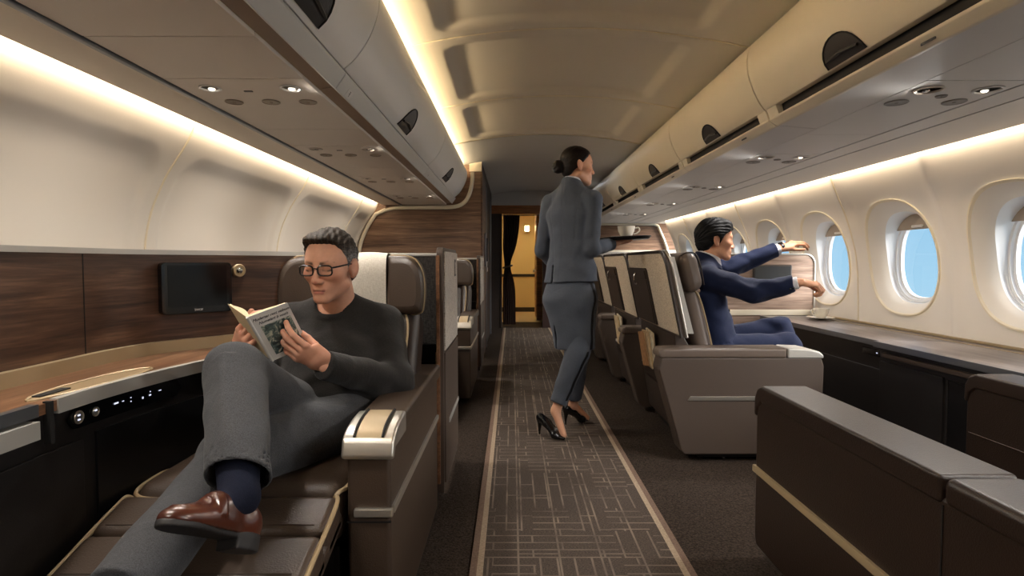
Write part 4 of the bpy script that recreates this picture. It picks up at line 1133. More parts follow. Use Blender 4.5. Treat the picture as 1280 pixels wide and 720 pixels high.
# ---- cups and saucers ---------------------------------------------------------
def cup_and_saucer(x, y, z, s, lab_c, lab_s, ang=0, pattern=True):
    sa = tag(MB().lathe([(.03 * s, 0), (.034 * s, .002 * s), (.06 * s, .006 * s), (.082 * s, .012 * s), (.083 * s, .0145 * s), (.058 * s, .010 * s), (.03 * s, .0065 * s), (.001, .006 * s)], 32, Matrix.Translation((x, y, z))).build('saucer', 'porcelain'), lab_s, 'saucer')
    z2 = z + .0068 * s
    cu = thing('coffee_cup', lab_c, 'cup', (x, y, z2))
    Mt = Matrix.Translation((x, y, z2))
    MB().lathe([(.024 * s, 0), (.026 * s, .004 * s), (.034 * s, .016 * s), (.043 * s, .036 * s), (.047 * s, .062 * s), (.0455 * s, .0625 * s), (.0415 * s, .037 * s), (.032 * s, .017 * s), (.001, .012 * s)], 32, Mt).build('cup_body', 'porcelain', cu)
    MB().lathe([(.0438 * s, .050 * s), (.044 * s, .0505 * s), (.001, .0505 * s)], 24, Mt).build('coffee', 'leather_dark', cu)
    ca, sa_ = math.cos(ang), math.sin(ang)
    MB().tube(catmull([(x + ca * .045 * s, y + sa_ * .045 * s, z2 + .052 * s), (x + ca * .064 * s, y + sa_ * .064 * s, z2 + .054 * s), (x + ca * .069 * s, y + sa_ * .069 * s, z2 + .038 * s), (x + ca * .055 * s, y + sa_ * .055 * s, z2 + .024 * s), (x + ca * .039 * s, y + sa_ * .039 * s, z2 + .020 * s)], 6), .0042 * s, 8).build('cup_handle', 'porcelain', cu, smooth=60)
    return cu
cup_and_saucer(2.43, 4.52, .6225, 1.25, 'cream coffee cup on the window counter', 'cream saucer on the window counter', ang=R(190))

# ================================================================== PEOPLE
# Bodies and clothes are distance fields turned into one closed surface each.
f32 = np.float32
def A3(p): return np.array(p, dtype=f32)
def unit(v):
    v = np.array(v, dtype=np.float64); return v / np.linalg.norm(v)

def cap(a, b, r0, r1=None):
    a, b = A3(a), A3(b); r1 = r0 if r1 is None else r1
    ba = b - a; L = float(ba @ ba) + 1e-12
    def f(p):
        q = p - a
        t = np.clip((q @ ba) / L, 0, 1)
        return np.linalg.norm(q - t[:, None] * ba, axis=1) - (r0 + t * (r1 - r0))
    return f
def ecap(a, b, w, s0, s1):
    """elliptic limb: s = (half width along w, half depth)"""
    a, b = A3(a), A3(b); ba = b - a; L = float(np.linalg.norm(ba)); u = ba / L
    w = A3(w); w = w - u * float(w @ u); w = w / np.linalg.norm(w); n = np.cross(u, w).astype(f32)
    def f(p):
        q = p - a
        x = q @ u; t = np.clip(x / L, 0, 1)
        rw = s0[0] + t * (s1[0] - s0[0]); rn = s0[1] + t * (s1[1] - s0[1]); m = np.minimum(rw, rn)
        ov = x - t * L
        k = np.sqrt(((q @ w) / rw) ** 2 + ((q @ n) / rn) ** 2 + (ov / m) ** 2)
        return (k - 1) * m
    return f
def ell(c, r, M=None):
    c = A3(c); r = A3(r)
    def f(p):
        q = p - c
        if M is not None: q = q @ M
        q = q / r
        k0 = np.linalg.norm(q, axis=1); k1 = np.linalg.norm(q / r, axis=1) + 1e-9
        return k0 * (k0 - 1) / k1
    return f
def su(a, b, k):
    h = np.clip(.5 + .5 * (b - a) / k, 0, 1)
    return b + (a - b) * h - k * h * (1 - h)
def ss(a, b, k): return -su(-a, b, k)        # a minus b
def si(a, b, k): return -su(-a, -b, k)       # intersection
def union(parts):
    """parts: list of (fn, k)"""
    def f(p):
        d = None
        for fn, k in parts:
            e = fn(p)
            d = e if d is None else su(d, e, k)
        return d
    return f
def plane(o, n):
    o = A3(o); n = A3(unit(n))
    return lambda p: (p - o) @ n             # negative on the kept side (behind n)

def mesh_sdf(fn, lo, hi, h, B=6):
    lo = np.array(lo, dtype=f32); hi = np.array(hi, dtype=f32)
    nb = np.ceil((hi - lo) / (h * B)).astype(int); H = h * B
    cx = [lo[i] + (np.arange(nb[i]) + .5) * H for i in range(3)]
    G = np.stack(np.meshgrid(*cx, indexing='ij'), -1).reshape(-1, 3).astype(f32)
    dc = fn(G).reshape(nb)
    act = np.abs(dc) < H * 1.25
    n = nb * B + 1
    up = np.repeat(np.repeat(np.repeat(dc, B, 0), B, 1), B, 2)
    val = np.pad(up, ((0, 1), (0, 1), (0, 1)), mode='edge').astype(f32)
    m = np.zeros(n, bool)
    au = np.repeat(np.repeat(np.repeat(act, B, 0), B, 1), B, 2)
    for dx in (0, 1):
        for dy in (0, 1):
            for dz in (0, 1):
                m[dx:dx + au.shape[0], dy:dy + au.shape[1], dz:dz + au.shape[2]] |= au
    idx = np.argwhere(m)
    P = (lo + idx * h).astype(f32)
    out = np.empty(len(P), f32)
    for s in range(0, len(P), 400000): out[s:s + 400000] = fn(P[s:s + 400000])
    val[m] = out
    sg = val < 0
    c = [sg[dx:n[0] - 1 + dx, dy:n[1] - 1 + dy, dz:n[2] - 1 + dz] for dx in (0, 1) for dy in (0, 1) for dz in (0, 1)]
    s_ = sum(x.astype(np.int8) for x in c)
    cell = (s_ > 0) & (s_ < 8) & au
    ci = np.argwhere(cell)
    off = np.array([(dx, dy, dz) for dx in (0, 1) for dy in (0, 1) for dz in (0, 1)])
    cv = np.stack([val[ci[:, 0] + o[0], ci[:, 1] + o[1], ci[:, 2] + o[2]] for o in off], 1)
    acc = np.zeros((len(ci), 3)); cnt = np.zeros(len(ci))
    for i in range(8):
        for j in range(i + 1, 8):
            if np.abs(off[i] - off[j]).sum() == 1:
                a, b = cv[:, i], cv[:, j]; x = (a < 0) != (b < 0)
                t = np.where(x, a / np.where(x, a - b, 1), 0)
                acc[x] += off[i] + t[x, None] * (off[j] - off[i]); cnt[x] += 1
    pos = lo + (ci + acc / cnt[:, None]) * h
    vid = -np.ones(np.array(cell.shape), np.int64); vid[cell] = np.arange(len(ci))
    faces = []
    for ax in range(3):
        o1, o2 = [(1, 2), (2, 0), (0, 1)][ax]
        sl0 = [slice(None)] * 3; sl1 = [slice(None)] * 3
        sl0[ax] = slice(0, n[ax] - 1); sl1[ax] = slice(1, n[ax])
        a, b = sg[tuple(sl0)], sg[tuple(sl1)]
        E = np.argwhere(a != b)
        ok = (E[:, o1] > 0) & (E[:, o2] > 0) & (E[:, o1] < n[o1] - 1) & (E[:, o2] < n[o2] - 1)
        E = E[ok]
        fl = a[tuple(E.T)]
        q = []
        for d1, d2 in ((1, 1), (0, 1), (0, 0), (1, 0)):
            K = E.copy(); K[:, o1] -= d1; K[:, o2] -= d2
            q.append(vid[tuple(K.T)])
        Q = np.stack(q, 1); Q[~fl] = Q[~fl][:, ::-1]
        faces.append(Q[(Q >= 0).all(1)])
    return pos, np.concatenate(faces)

def sdf_object(name, pieces, mat, parent, colour=None, relax=1):
    """pieces: list of (verts, faces) joined into one mesh object; world coordinates"""
    V, F, n = [], [], 0
    for v, f in pieces:
        V.append(v); F.append(f + n); n += len(v)
    V = np.concatenate(V); F = np.concatenate(F)
    for _ in range(relax):                     # light smoothing along edges
        S = np.zeros_like(V); C = np.zeros(len(V))
        for k in range(4):
            a, b = F[:, k], F[:, (k + 1) % 4]
            np.add.at(S, a, V[b]); np.add.at(C, a, 1); np.add.at(S, b, V[a]); np.add.at(C, b, 1)
        V = V * .5 + .5 * S / np.maximum(C, 1)[:, None]
    root = parent
    while root.parent: root = root.parent
    W = V - np.array(ORIG.get(root.name, (0, 0, 0)))
    me = bpy.data.meshes.new(name)
    me.vertices.add(len(W)); me.vertices.foreach_set('co', W.astype(f32).ravel())
    me.loops.add(F.size); me.loops.foreach_set('vertex_index', F.astype(np.int32).ravel())
    me.polygons.add(len(F)); me.polygons.foreach_set('loop_start', np.arange(0, F.size, 4, dtype=np.int32))
    me.update(calc_edges=True); me.validate()
    me.polygons.foreach_set('use_smooth', [True] * len(me.polygons))
    o = bpy.data.objects.new(name, me); col.objects.link(o); o.parent = parent
    me.materials.append(MATS[mat])
    if colour is not None:
        cl = colour(V.astype(f32))
        at = me.color_attributes.new('Col', 'FLOAT_COLOR', 'POINT')
        at.data.foreach_set('color', np.concatenate([cl, np.ones((len(cl), 1))], 1).astype(f32).ravel())
    return o

def bounds(pts, pad):
    P = np.array(pts, dtype=np.float64); return P.min(0) - pad, P.max(0) + pad

def skin_mat(name):
    m, nt, b = nodes_of(name)
    a = nt.nodes.new('ShaderNodeAttribute'); a.attribute_name = 'Col'
    n = nt.nodes.new('ShaderNodeTexNoise'); n.inputs['Scale'].default_value = 90; n.inputs['Detail'].default_value = 4
    tc = nt.nodes.new('ShaderNodeTexCoord'); nt.links.new(tc.outputs['Object'], n.inputs['Vector'])
    mr = nt.nodes.new('ShaderNodeMapRange'); mr.inputs['To Min'].default_value = .9; mr.inputs['To Max'].default_value = 1.1
    nt.links.new(n.outputs['Fac'], mr.inputs['Value'])
    vm = nt.nodes.new('ShaderNodeVectorMath'); vm.operation = 'SCALE'
    nt.links.new(a.outputs['Color'], vm.inputs[0]); nt.links.new(mr.outputs[0], vm.inputs['Scale'])
    nt.links.new(vm.outputs[0], b.inputs['Base Color'])
    b.inputs['Roughness'].default_value = .48
    b.inputs['Specular IOR Level'].default_value = .35
    b.inputs['Subsurface Weight'].default_value = .08
    b.inputs['Subsurface Radius'].default_value = (.008, .003, .002)
    bp = nt.nodes.new('ShaderNodeBump'); bp.inputs['Strength'].default_value = .15; bp.inputs['Distance'].default_value = .001
    n2 = nt.nodes.new('ShaderNodeTexNoise'); n2.inputs['Scale'].default_value = 500
    nt.links.new(tc.outputs['Object'], n2.inputs['Vector']); nt.links.new(n2.outputs['Fac'], bp.inputs['Height']); nt.links.new(bp.outputs[0], b.inputs['Normal'])
skin_mat('skin')

def hair_mat(name, c1, c2, grey=None, rough=.45):
    m, nt, b = nodes_of(name)
    tc = nt.nodes.new('ShaderNodeTexCoord')
    mp = nt.nodes.new('ShaderNodeMapping'); mp.inputs['Scale'].default_value = (1, .35, .8)
    nt.links.new(tc.outputs['Object'], mp.inputs[0])
    n = nt.nodes.new('ShaderNodeTexNoise'); n.inputs['Scale'].default_value = 210; n.inputs['Detail'].default_value = 4; n.inputs['Distortion'].default_value = .4
    nt.links.new(mp.outputs[0], n.inputs['Vector'])
    r = nt.nodes.new('ShaderNodeValToRGB'); el = r.color_ramp.elements
    el[0].position = .35; el[0].color = (*lin(c1), 1); el[1].position = .65; el[1].color = (*lin(c2), 1)
    nt.links.new(n.outputs['Fac'], r.inputs[0])
    last = r.outputs[0]
    if grey:
        a = nt.nodes.new('ShaderNodeAttribute'); a.attribute_name = 'Col'
        mx = nt.nodes.new('ShaderNodeMix'); mx.data_type = 'RGBA'
        r2 = nt.nodes.new('ShaderNodeValToRGB'); e2 = r2.color_ramp.elements
        e2[0].position = .35; e2[0].color = (*lin(grey[0]), 1); e2[1].position = .65; e2[1].color = (*lin(grey[1]), 1)
        nt.links.new(n.outputs['Fac'], r2.inputs[0])
        nt.links.new(a.outputs['Fac'], mx.inputs['Factor']); nt.links.new(last, mx.inputs['A']); nt.links.new(r2.outputs[0], mx.inputs['B'])
        last = mx.outputs['Result']
    nt.links.new(last, b.inputs['Base Color'])
    b.inputs['Roughness'].default_value = rough; b.inputs['Specular IOR Level'].default_value = .2
    bp = nt.nodes.new('ShaderNodeBump'); bp.inputs['Strength'].default_value = .6; bp.inputs['Distance'].default_value = .002
    nt.links.new(n.outputs['Fac'], bp.inputs['Height']); nt.links.new(bp.outputs[0], b.inputs['Normal'])
hair_mat('hair_grey', (28, 22, 18), (62, 51, 42), ((80, 77, 75), (146, 144, 143)), .7)
hair_mat('hair_dark', (12, 9, 9), (34, 26, 24))
hair_mat('hair_black', (9, 9, 10), (24, 23, 25), None, .6)

def cloth_mat(name, rgb, rough=.85, scale=500, amt=.3, sheen=.0, twill=False):
    m, nt, b = nodes_of(name)
    c = lin(rgb)
    tc = nt.nodes.new('ShaderNodeTexCoord')
    n = nt.nodes.new('ShaderNodeTexNoise'); n.inputs['Scale'].default_value = scale; n.inputs['Detail'].default_value = 3
    nt.links.new(tc.outputs['Object'], n.inputs['Vector'])
    r = nt.nodes.new('ShaderNodeValToRGB'); el = r.color_ramp.elements
    el[0].position = .3; el[0].color = (*[v * (1 - amt) for v in c], 1); el[1].position = .7; el[1].color = (*[min(1, v * (1 + amt)) for v in c], 1)
    nt.links.new(n.outputs['Fac'], r.inputs[0]); nt.links.new(r.outputs[0], b.inputs['Base Color'])
    n3 = nt.nodes.new('ShaderNodeTexNoise'); n3.inputs['Scale'].default_value = 16; n3.inputs['Detail'].default_value = 3; n3.inputs['Distortion'].default_value = .8
    nt.links.new(tc.outputs['Object'], n3.inputs['Vector'])
    b1 = nt.nodes.new('ShaderNodeBump'); b1.inputs['Strength'].default_value = .25; b1.inputs['Distance'].default_value = .012
    nt.links.new(n3.outputs['Fac'], b1.inputs['Height'])
    b2 = nt.nodes.new('ShaderNodeBump'); b2.inputs['Strength'].default_value = .4; b2.inputs['Distance'].default_value = .002
    nt.links.new(n.outputs['Fac'], b2.inputs['Height']); nt.links.new(b1.outputs[0], b2.inputs['Normal']); nt.links.new(b2.outputs[0], b.inputs['Normal'])
    b.inputs['Roughness'].default_value = rough; b.inputs['Specular IOR Level'].default_value = .2
    b.inputs['Sheen Weight'].default_value = sheen
cloth_mat('knit', (36, 34, 33), .95, 380, .35, .15)
cloth_mat('flannel', (66, 67, 70), .9, 420, .35, .1)
cloth_mat('navy_suit', (20, 30, 60), .75, 500, .25, .08)
cloth_mat('grey_suit', (80, 86, 97), .8, 520, .22, .08)
cloth_mat('black_trim', (24, 25, 28), .6, 500, .2)
cloth_mat('shirt_white', (226, 226, 232), .8, 500, .06)
cloth_mat('sock_navy', (22, 26, 42), .9, 500, .3)
plain('shoe_brown', (78, 38, 25), .28, coat=.5, var=.3, vscale=14)
plain('shoe_sole', (42, 40, 40), .6)
plain('shoe_black', (14, 14, 16), .2, coat=.4)
plain('watch', (22, 24, 28), .3)
plain('frame_black', (14, 15, 18), .25)

# ---- head -----------------------------------------------------------------
def frame3(fwd, up=(0, 0, 1)):
    """columns: x = subject's right-hand side seen from behind, y = forward, z = up"""
    y = unit(fwd); x = unit(np.cross(y, up)); z = np.cross(x, y)
    return np.stack([x, y, z], 1).astype(f32)

def head_field(P):
    """P: dict of small differences between faces"""
    jw, nose, lip, fem = P.get('jaw', 1), P.get('nose', 1), P.get('lip', 1), P.get('fem', 0)
    prm = [
        (ell((0, -.014, .036), (.0745, .096, .082)), .02),
        (ell((0, .026, .012), (.066, .066, .075)), .03),
        (ell((0, .034, -.045), (.056 * jw, .052, .066)), .03),
        (cap((.050 * jw, .004, -.062), (.014, .070, -.098), .018, .017), .02),
        (cap((-.050 * jw, .004, -.062), (-.014, .070, -.098), .018, .017), .02),
        (cap((-.008, .078, -.101), (.008, .078, -.101), .0155), .016),
        (ell((.044, .056, -.020), (.022, .026, .020)), .018),
        (ell((-.044, .056, -.020), (.022, .026, .020)), .018),
        (cap((-.034, .078, .022), (.034, .078, .022), .011 - .003 * fem), .014),
        (ell((0, .074, -.066), (.030, .024, .026)), .014),
    ]
    base = union(prm)
    nb = cap((0, .086, .010), (0, .108 * nose + .002, -.033), .0075, .0100)
    nt_ = ell((0, .106 * nose + .002, -.036), (.0125, .0125, .0105))
    w1, w2 = ell((.0125, .098, -.040), (.008, .011, .008)), ell((-.0125, .098, -.040), (.008, .011, .008))
    s1, s2 = ell((.031, .103, .001), (.018, .020, .0115)), ell((-.031, .103, .001), (.018, .020, .0115))
    e1, e2 = ell((.031, .0725, .000), (.0165, .0165, .0135)), ell((-.031, .0725, .000), (.0165, .0165, .0135))
    ul = cap((-.019, .0885, -.0690), (.019, .0885, -.0690), .0038 * lip)
    ulc = cap((-.008, .0945, -.0680), (.008, .0945, -.0680), .0045 * lip)
    ll = cap((-.014, .0905, -.0775), (.014, .0905, -.0775), .0052 * lip)
    mo = cap((-.021, .0975, -.0727), (.021, .0975, -.0727), .0026)
    ears = []
    for s in (1, -1):
        M = np.array(Matrix.Rotation(R(12), 3, 'X') @ Matrix.Rotation(R(s * 28), 3, 'Z')).astype(f32)
        ears.append((ell((s * .0805, -.012, -.006), (.0095, .020, .034), M), ell((s * .0895, -.004, -.003), (.006, .0115, .022), M), ell((s * .076, -.006, -.034), (.007, .009, .010))))
    nk = ecap((0, -.022, -.060), (0, -.040, -.158), (1, 0, 0), (.056 - .012 * fem, .058 - .012 * fem), (.060 - .010 * fem, .060 - .008 * fem))
    def f(q):
        d = base(q)
        d = ss(d, s1(q), .012); d = ss(d, s2(q), .012)
        d = su(d, e1(q), .004); d = su(d, e2(q), .004)
        d = su(d, nb(q), .009); d = su(d, nt_(q), .008); d = su(d, w1(q), .006); d = su(d, w2(q), .006)
        d = su(d, ul(q), .006); d = su(d, ulc(q), .005); d = su(d, ll(q), .006); d = ss(d, mo(q), .004)
        for a, b, c in ears:
            e = ss(a(q), b(q), .004); e = su(e, c(q), .006); d = su(d, e, .006)
        d = su(d, nk(q), .022)
        return d
    return f

def head_colour(c, R3, sc, base, P):
    base = np.array(lin(base))
    lipc = np.array(lin(P.get('lipc', (168, 98, 88)))); brow = np.array(lin(P.get('browc', (66, 54, 46))))
    def f(V):
        q = (V - A3(c)) @ R3 / sc
        C = np.tile(base, (len(V), 1))
        def blend(w, col_):
            nonlocal C
            C = C * (1 - w[:, None]) + w[:, None] * np.array(col_)
        near = np.abs(q).max(1) < .22
        # cheeks, nose and ears a little redder
        for pos, r in (((.045, .07, -.03), .03), ((-.045, .07, -.03), .03), ((0, .105, -.035), .02), ((.08, -.01, -.01), .03), ((-.08, -.01, -.01), .03)):
            w = np.exp(-(np.linalg.norm(q - A3(pos), axis=1) / r) ** 2) * .35
            blend(w, base * np.array([1.02, .72, .66]))
        if P.get('stubble'):
            w = smoothstep(-.045, -.075, q[:, 2]) * smoothstep(.0, .03, q[:, 1]) * smoothstep(-.135, -.115, q[:, 2]) * P['stubble']
            blend(w, base * np.array([.72, .70, .72]))
        lp = np.minimum(cap((-.019, .092, -.070), (.019, .092, -.070), .0045)(q), cap((-.013, .093, -.0775), (.013, .093, -.0775), .006)(q))
        blend(smoothstep(.0015, -.0015, lp) * .8 * (q[:, 1] > .07), lipc)
        mo = cap((-.021, .093, -.0727), (.021, .093, -.0727), .0022)(q); blend(smoothstep(.001, -.001, mo) * (q[:, 1] > .07), lipc * .35)
        for s in (1, -1):
            b = np.minimum(cap((s * .016, .092, .020), (s * .036, .085, .0255), .0048, .0042)(q), cap((s * .036, .085, .0255), (s * .050, .070, .0215), .0042, .0025)(q))
            blend(smoothstep(.0025, -.0015, b) * .85, brow)
            zl = -.0045 if P.get('down') else 0.0
            if not P.get('down'):
                ey = ell((s * .031, .088, -.0005), (.0125, .02, .0050))(q)
                blend(smoothstep(.001, -.001, ey) * (q[:, 1] > .06), (.75, .72, .70))
                ir = np.hypot(q[:, 0] - s * .033, q[:, 2] + .0003) - .0050
                blend(smoothstep(.001, -.001, ir) * smoothstep(.001, -.001, ey) * (q[:, 1] > .06), (.02, .014, .012))
                la = np.minimum(cap((s * .019, .089, .001), (s * .031, .091, .0058), .0016)(q), cap((s * .031, .091, .0058), (s * .046, .082, .0015), .0018)(q))
            else:
                la = np.minimum(cap((s * .019, .089, -.003), (s * .031, .091, -.0068), .0016)(q), cap((s * .031, .091, -.0068), (s * .046, .082, -.003), .0018)(q))
            blend(smoothstep(.0025, -.0005, la) * .9 * (q[:, 1] > .05), (.03, .02, .018))
            no = ell((s * .0065, .104, -.0455), (.004, .005, .003))(q); blend(smoothstep(.001, -.001, no), base * .25)
        C[~near] = base
        return C
    return f

def hair_field(zy, thick, front=0.0, part=0.0, wav=.0025):
    """short hair: skull inflated, trimmed by the hairline y < Y(z)"""
    zt = np.array([a for a, b in zy], dtype=f32); yt = np.array([b for a, b in zy], dtype=f32)
    sk = union([(ell((0, -.014, .036), (.0745 + thick * .8, .096 + thick, .082 + thick * 1.15)), .02),
                (ell((0, .022, .020), (.066 + thick * .75, .066 + thick * .6, .075 + thick)), .03),
                (ell((0, -.045, -.030), (.058 + thick * .4, .055 + thick * .6, .055)), .03)])
    def f(q):
        d = sk(q)
        if front: d = su(d, ell((.008, .050, .094), (.052, .040, .018 + front))(q), .025)
        ang = np.arctan2(q[:, 0], q[:, 2] + .02)
        d = d + wav * np.sin(q[:, 1] * 55 + ang * 16 + 4 * np.sin(q[:, 1] * 30 + ang * 3)) + wav * .6 * np.sin(ang * 46 + q[:, 1] * 60)
        Y = np.interp(q[:, 2], zt, yt) + .007 * np.exp(-(q[:, 0] / .026) ** 2) - .006 * np.exp(-((np.abs(q[:, 0]) - .045) / .014) ** 2) + .0018 * np.sin(q[:, 0] * 420) * (q[:, 2] > .03)
        d = si(d, (q[:, 1] - Y) * .75, .016)
        # keep clear of the ears
        for s in (1, -1):
            d = ss(d, ell((s * .082, -.008, -.010), (.018, .021, .034))(q), .006)
        return d
    return f

def make_head(parent, c, fwd, up, sc, P, skin, hairf, hmat, hcol=None, h=.0024, extra=None):
    R3 = frame3(fwd, up); c = A3(c)
    hf = head_field(P)
    loc = lambda p: ((p - c) @ R3) / sc
    fn = lambda p: hf(loc(p)) * sc
    pts = [c + R3 @ A3(v) * sc for v in ((.1, .13, .14), (-.1, -.13, .14), (.1, -.13, -.21), (-.1, .13, -.21), (.1, .13, -.21), (-.1, -.13, -.21), (-.1, .13, .14), (.1, -.13, .14))]
    lo, hi = bounds(pts, .004)
    piece = mesh_sdf(fn, lo, hi, h)
    hp = mesh_sdf(lambda p: hairf(loc(p)) * sc, lo - .03, hi + .03, h * 1.1)
    hair = sdf_object('hair', [hp], hmat, parent, (lambda V: hcol((V - c) @ R3 / sc)) if hcol else None, relax=1)
    return piece, head_colour(c, R3, sc, skin, P), R3

# ---- hands ------------------------------------------------------------------
def hand_field(wrist, F, N, T, curls, thumb=(.75, .62, -.25), tcurl=(10, 15, 15), sc=1.0, spread=4.0, arm=None):
    """F fingers, N back of the hand, T thumb side; curls: per finger (a1, a2, a3) degrees towards the palm"""
    F = unit(F); N = np.array(N, float); N = unit(N - F * (N @ F)); T_ = np.cross(N, F); T = T_ if T_ @ np.array(T, float) > 0 else -T_
    w = np.array(wrist, float); P = []
    pt = lambda f, t, n: w + (F * f + T * t + N * n) * sc
    parts = [(ecap(pt(-.004, 0, 0), pt(.03, .002, 0), T, (.026 * sc, .018 * sc), (.031 * sc, .016 * sc)), .01),
             (ecap(pt(.03, .002, 0), pt(.082, .001, 0), T, (.033 * sc, .016 * sc), (.039 * sc, .0125 * sc)), .012),
             (cap(pt(.02, .022, -.006), pt(.055, .034, -.010), .017 * sc, .013 * sc), .012)]
    if arm is not None:
        ad = unit(np.array(arm, float) - w)
        parts.append((ecap(w + ad * .10, w + ad * .005, T, (.031 * sc, .028 * sc), (.026 * sc, .019 * sc)), .012))
    bases = ((.090, .0300), (.095, .0100), (.091, -.0100), (.081, -.0285))
    ln = ((.043, .025, .020), (.047, .029, .021), (.043, .027, .020), (.033, .020, .018))
    fing = []
    pts = [w - F * .06]
    for i in range(4):
        p = pt(bases[i][0], bases[i][1], 0.0)
        sp = R(spread * (1.5 - i)); a = 0.0
        d0 = F * math.cos(sp) + T * math.sin(sp)
        seg = []
        r = (.0096 - .0009 * (i == 3)) * sc
        for k in range(3):
            a += R(curls[i][k]); d = d0 * math.cos(a) - N * math.sin(a)
            q = p + d * ln[i][k] * sc
            seg.append(cap(p, q, r, r * .92)); p = q; r *= .92
            pts.append(q)
        fing.append(seg)
    tb = pt(.028, .026, -.006); d = unit(F * thumb[0] + T * thumb[1] + N * thumb[2])
    seg = []; r = .0125 * sc; p = tb; ax = unit(np.cross(N, d)) if abs(N @ d) < .98 else T
    bend = unit(F * .6 - T * .75 - N * .2)
    for k, l in enumerate((.042, .032, .026)):
        d = unit(d * math.cos(R(tcurl[k])) + bend * math.sin(R(tcurl[k])))
        q = p + d * l * sc; seg.append(cap(p, q, r, r * .88)); p = q; r *= .88; pts.append(q)
    fing.append(seg)
    palm = union(parts)
    def f(x):
        d = palm(x)
        best = None
        for s in fing:
            e = s[0](x)
            for g in s[1:]: e = su(e, g(x), .003)
            best = e if best is None else su(best, e, .0012)
        return su(d, best, .007)
    lo, hi = bounds(pts + [pt(0, .05, .02), pt(.1, -.05, -.02)] + ([w + unit(np.array(arm, float) - w) * .12] if arm is not None else []), .03)
    return f, lo, hi, pts

def hand_piece(*a, h=.0024, **k):
    f, lo, hi, pts = hand_field(*a, **k)
    return mesh_sdf(f, lo, hi, h), pts

def wob(p, amp, fr, seed=0.0):
    """cloth folds"""
    x, y, z = p[:, 0] * fr, p[:, 1] * fr, p[:, 2] * fr
    return amp * (np.sin(x * 1.1 + 2.2 * np.sin(z * .7 + seed) + y * .6 + seed) + .6 * np.sin(z * 1.7 + 1.7 * np.sin(x * .9 + seed * 2) + y * .8))

def const_colour(c):
    c = np.array(lin(c)); return lambda V: np.tile(c, (len(V), 1))

# =========================================================== the reading man
pm = thing('person', 'man in charcoal sweater and grey trousers reading a paperback in the leather recliner', 'person', (-.60, 1.85, .46))
SK1 = (214, 162, 136)
P1 = dict(jaw=1.04, nose=1.0, lip=.85, down=True, stubble=.35, lipc=(178, 110, 98), browc=(70, 58, 50))
hair1 = hair_field([(-.075, -.06), (-.055, -.035), (-.022, -.022), (-.018, .012), (.012, .020), (.035, .027), (.055, .038), (.070, .050), (.082, .062), (.092, .078), (.100, .10), (.2, .2)], .013, front=.004, wav=.0016)
def hcol1(q):
    g = np.clip(smoothstep(.050, .070, np.abs(q[:, 0])) * smoothstep(.080, .02, q[:, 2]) + .12 * (np.sin(q[:, 0] * 300 + q[:, 1] * 160) > .5), 0, 1)
    return np.stack([g, g, g], 1)
HC1 = (-.628, 1.995, 1.058)
hp1, hc1, R1 = make_head(pm, HC1, (-.18, -.97, -.13), (-.03, -.15, .98), 1.0, P1, SK1, hair1, 'hair_grey', hcol1)

shR, shL = (-.800, 2.085, .850), (-.468, 2.095, .845)
elL, wrL = (-.400, 1.935, .665), (-.548, 1.690, .765)
elR, wrR = (-.850, 1.94, .70), (-.812, 1.715, .800)
pel, chest, nkb = (-.60, 1.87, .555), (-.628, 2.065, .80), (-.63, 2.075, .905)
hipR, knR, anR = (-.675, 1.85, .56), (-.718, 1.485, .785), (-.557, 1.155, .590)
hipL, knL, anL = (-.520, 1.85, .555), (-.705, 1.44, .575), (-.700, 1.00, .475)

body1 = union([(ecap(pel, chest, (1, 0, 0), (.15, .10), (.165, .10)), .03), (ecap(chest, nkb, (1, 0, 0), (.15, .085), (.06, .055)), .05),
               (cap(shR, nkb, .05, .05), .04), (cap(shL, nkb, .05, .05), .04),
               (cap(shR, elR, .05, .04), .03), (cap(elR, wrR, .04, .027), .02), (cap(shL, elL, .05, .04), .03), (cap(elL, wrL, .04, .027), .02),
               (cap(hipR, knR, .08, .055), .04), (cap(knR, anR, .053, .036), .02), (cap(hipL, knL, .08, .055), .04), (cap(knL, anL, .053, .036), .02)])
lo, hi = bounds([pel, chest, nkb, shR, shL, elL, wrL, elR, wrR, hipR, knR, anR, hipL, knL, anL], .12)
bp1 = mesh_sdf(body1, lo, hi, .010)
# left hand: fingers across the front cover, thumb behind
fl = (22, 20, 14)
hL, _ = hand_piece(wrL, (-.72, -.38, .52), (.05, -.84, -.50), (.5, .1, .8), [(10, 24, 18), (14, 26, 20), (16, 28, 20), (18, 30, 22)], thumb=(.90, -.18, -.80), tcurl=(0, 5, 10), sc=1.0, spread=5, arm=elL)
hR, _ = hand_piece(wrR, (.42, -.62, .58), (-.62, -.70, -.30), (-.4, -.1, .9), [(28, 42, 30), (30, 45, 30), (30, 45, 30), (28, 42, 30)], thumb=(.72, .50, -.45), tcurl=(0, 12, 15), sc=1.0, spread=3, arm=elR)
def col1(V):
    C = hc1(V)
    for w in (wrL, wrR):
        d = np.linalg.norm(V - A3(w), axis=1); k = d < .2
        C[k] = np.array(lin((212, 156, 130)))
    return C
sdf_object('body', [hp1, hL, hR, bp1], 'skin', pm, col1)

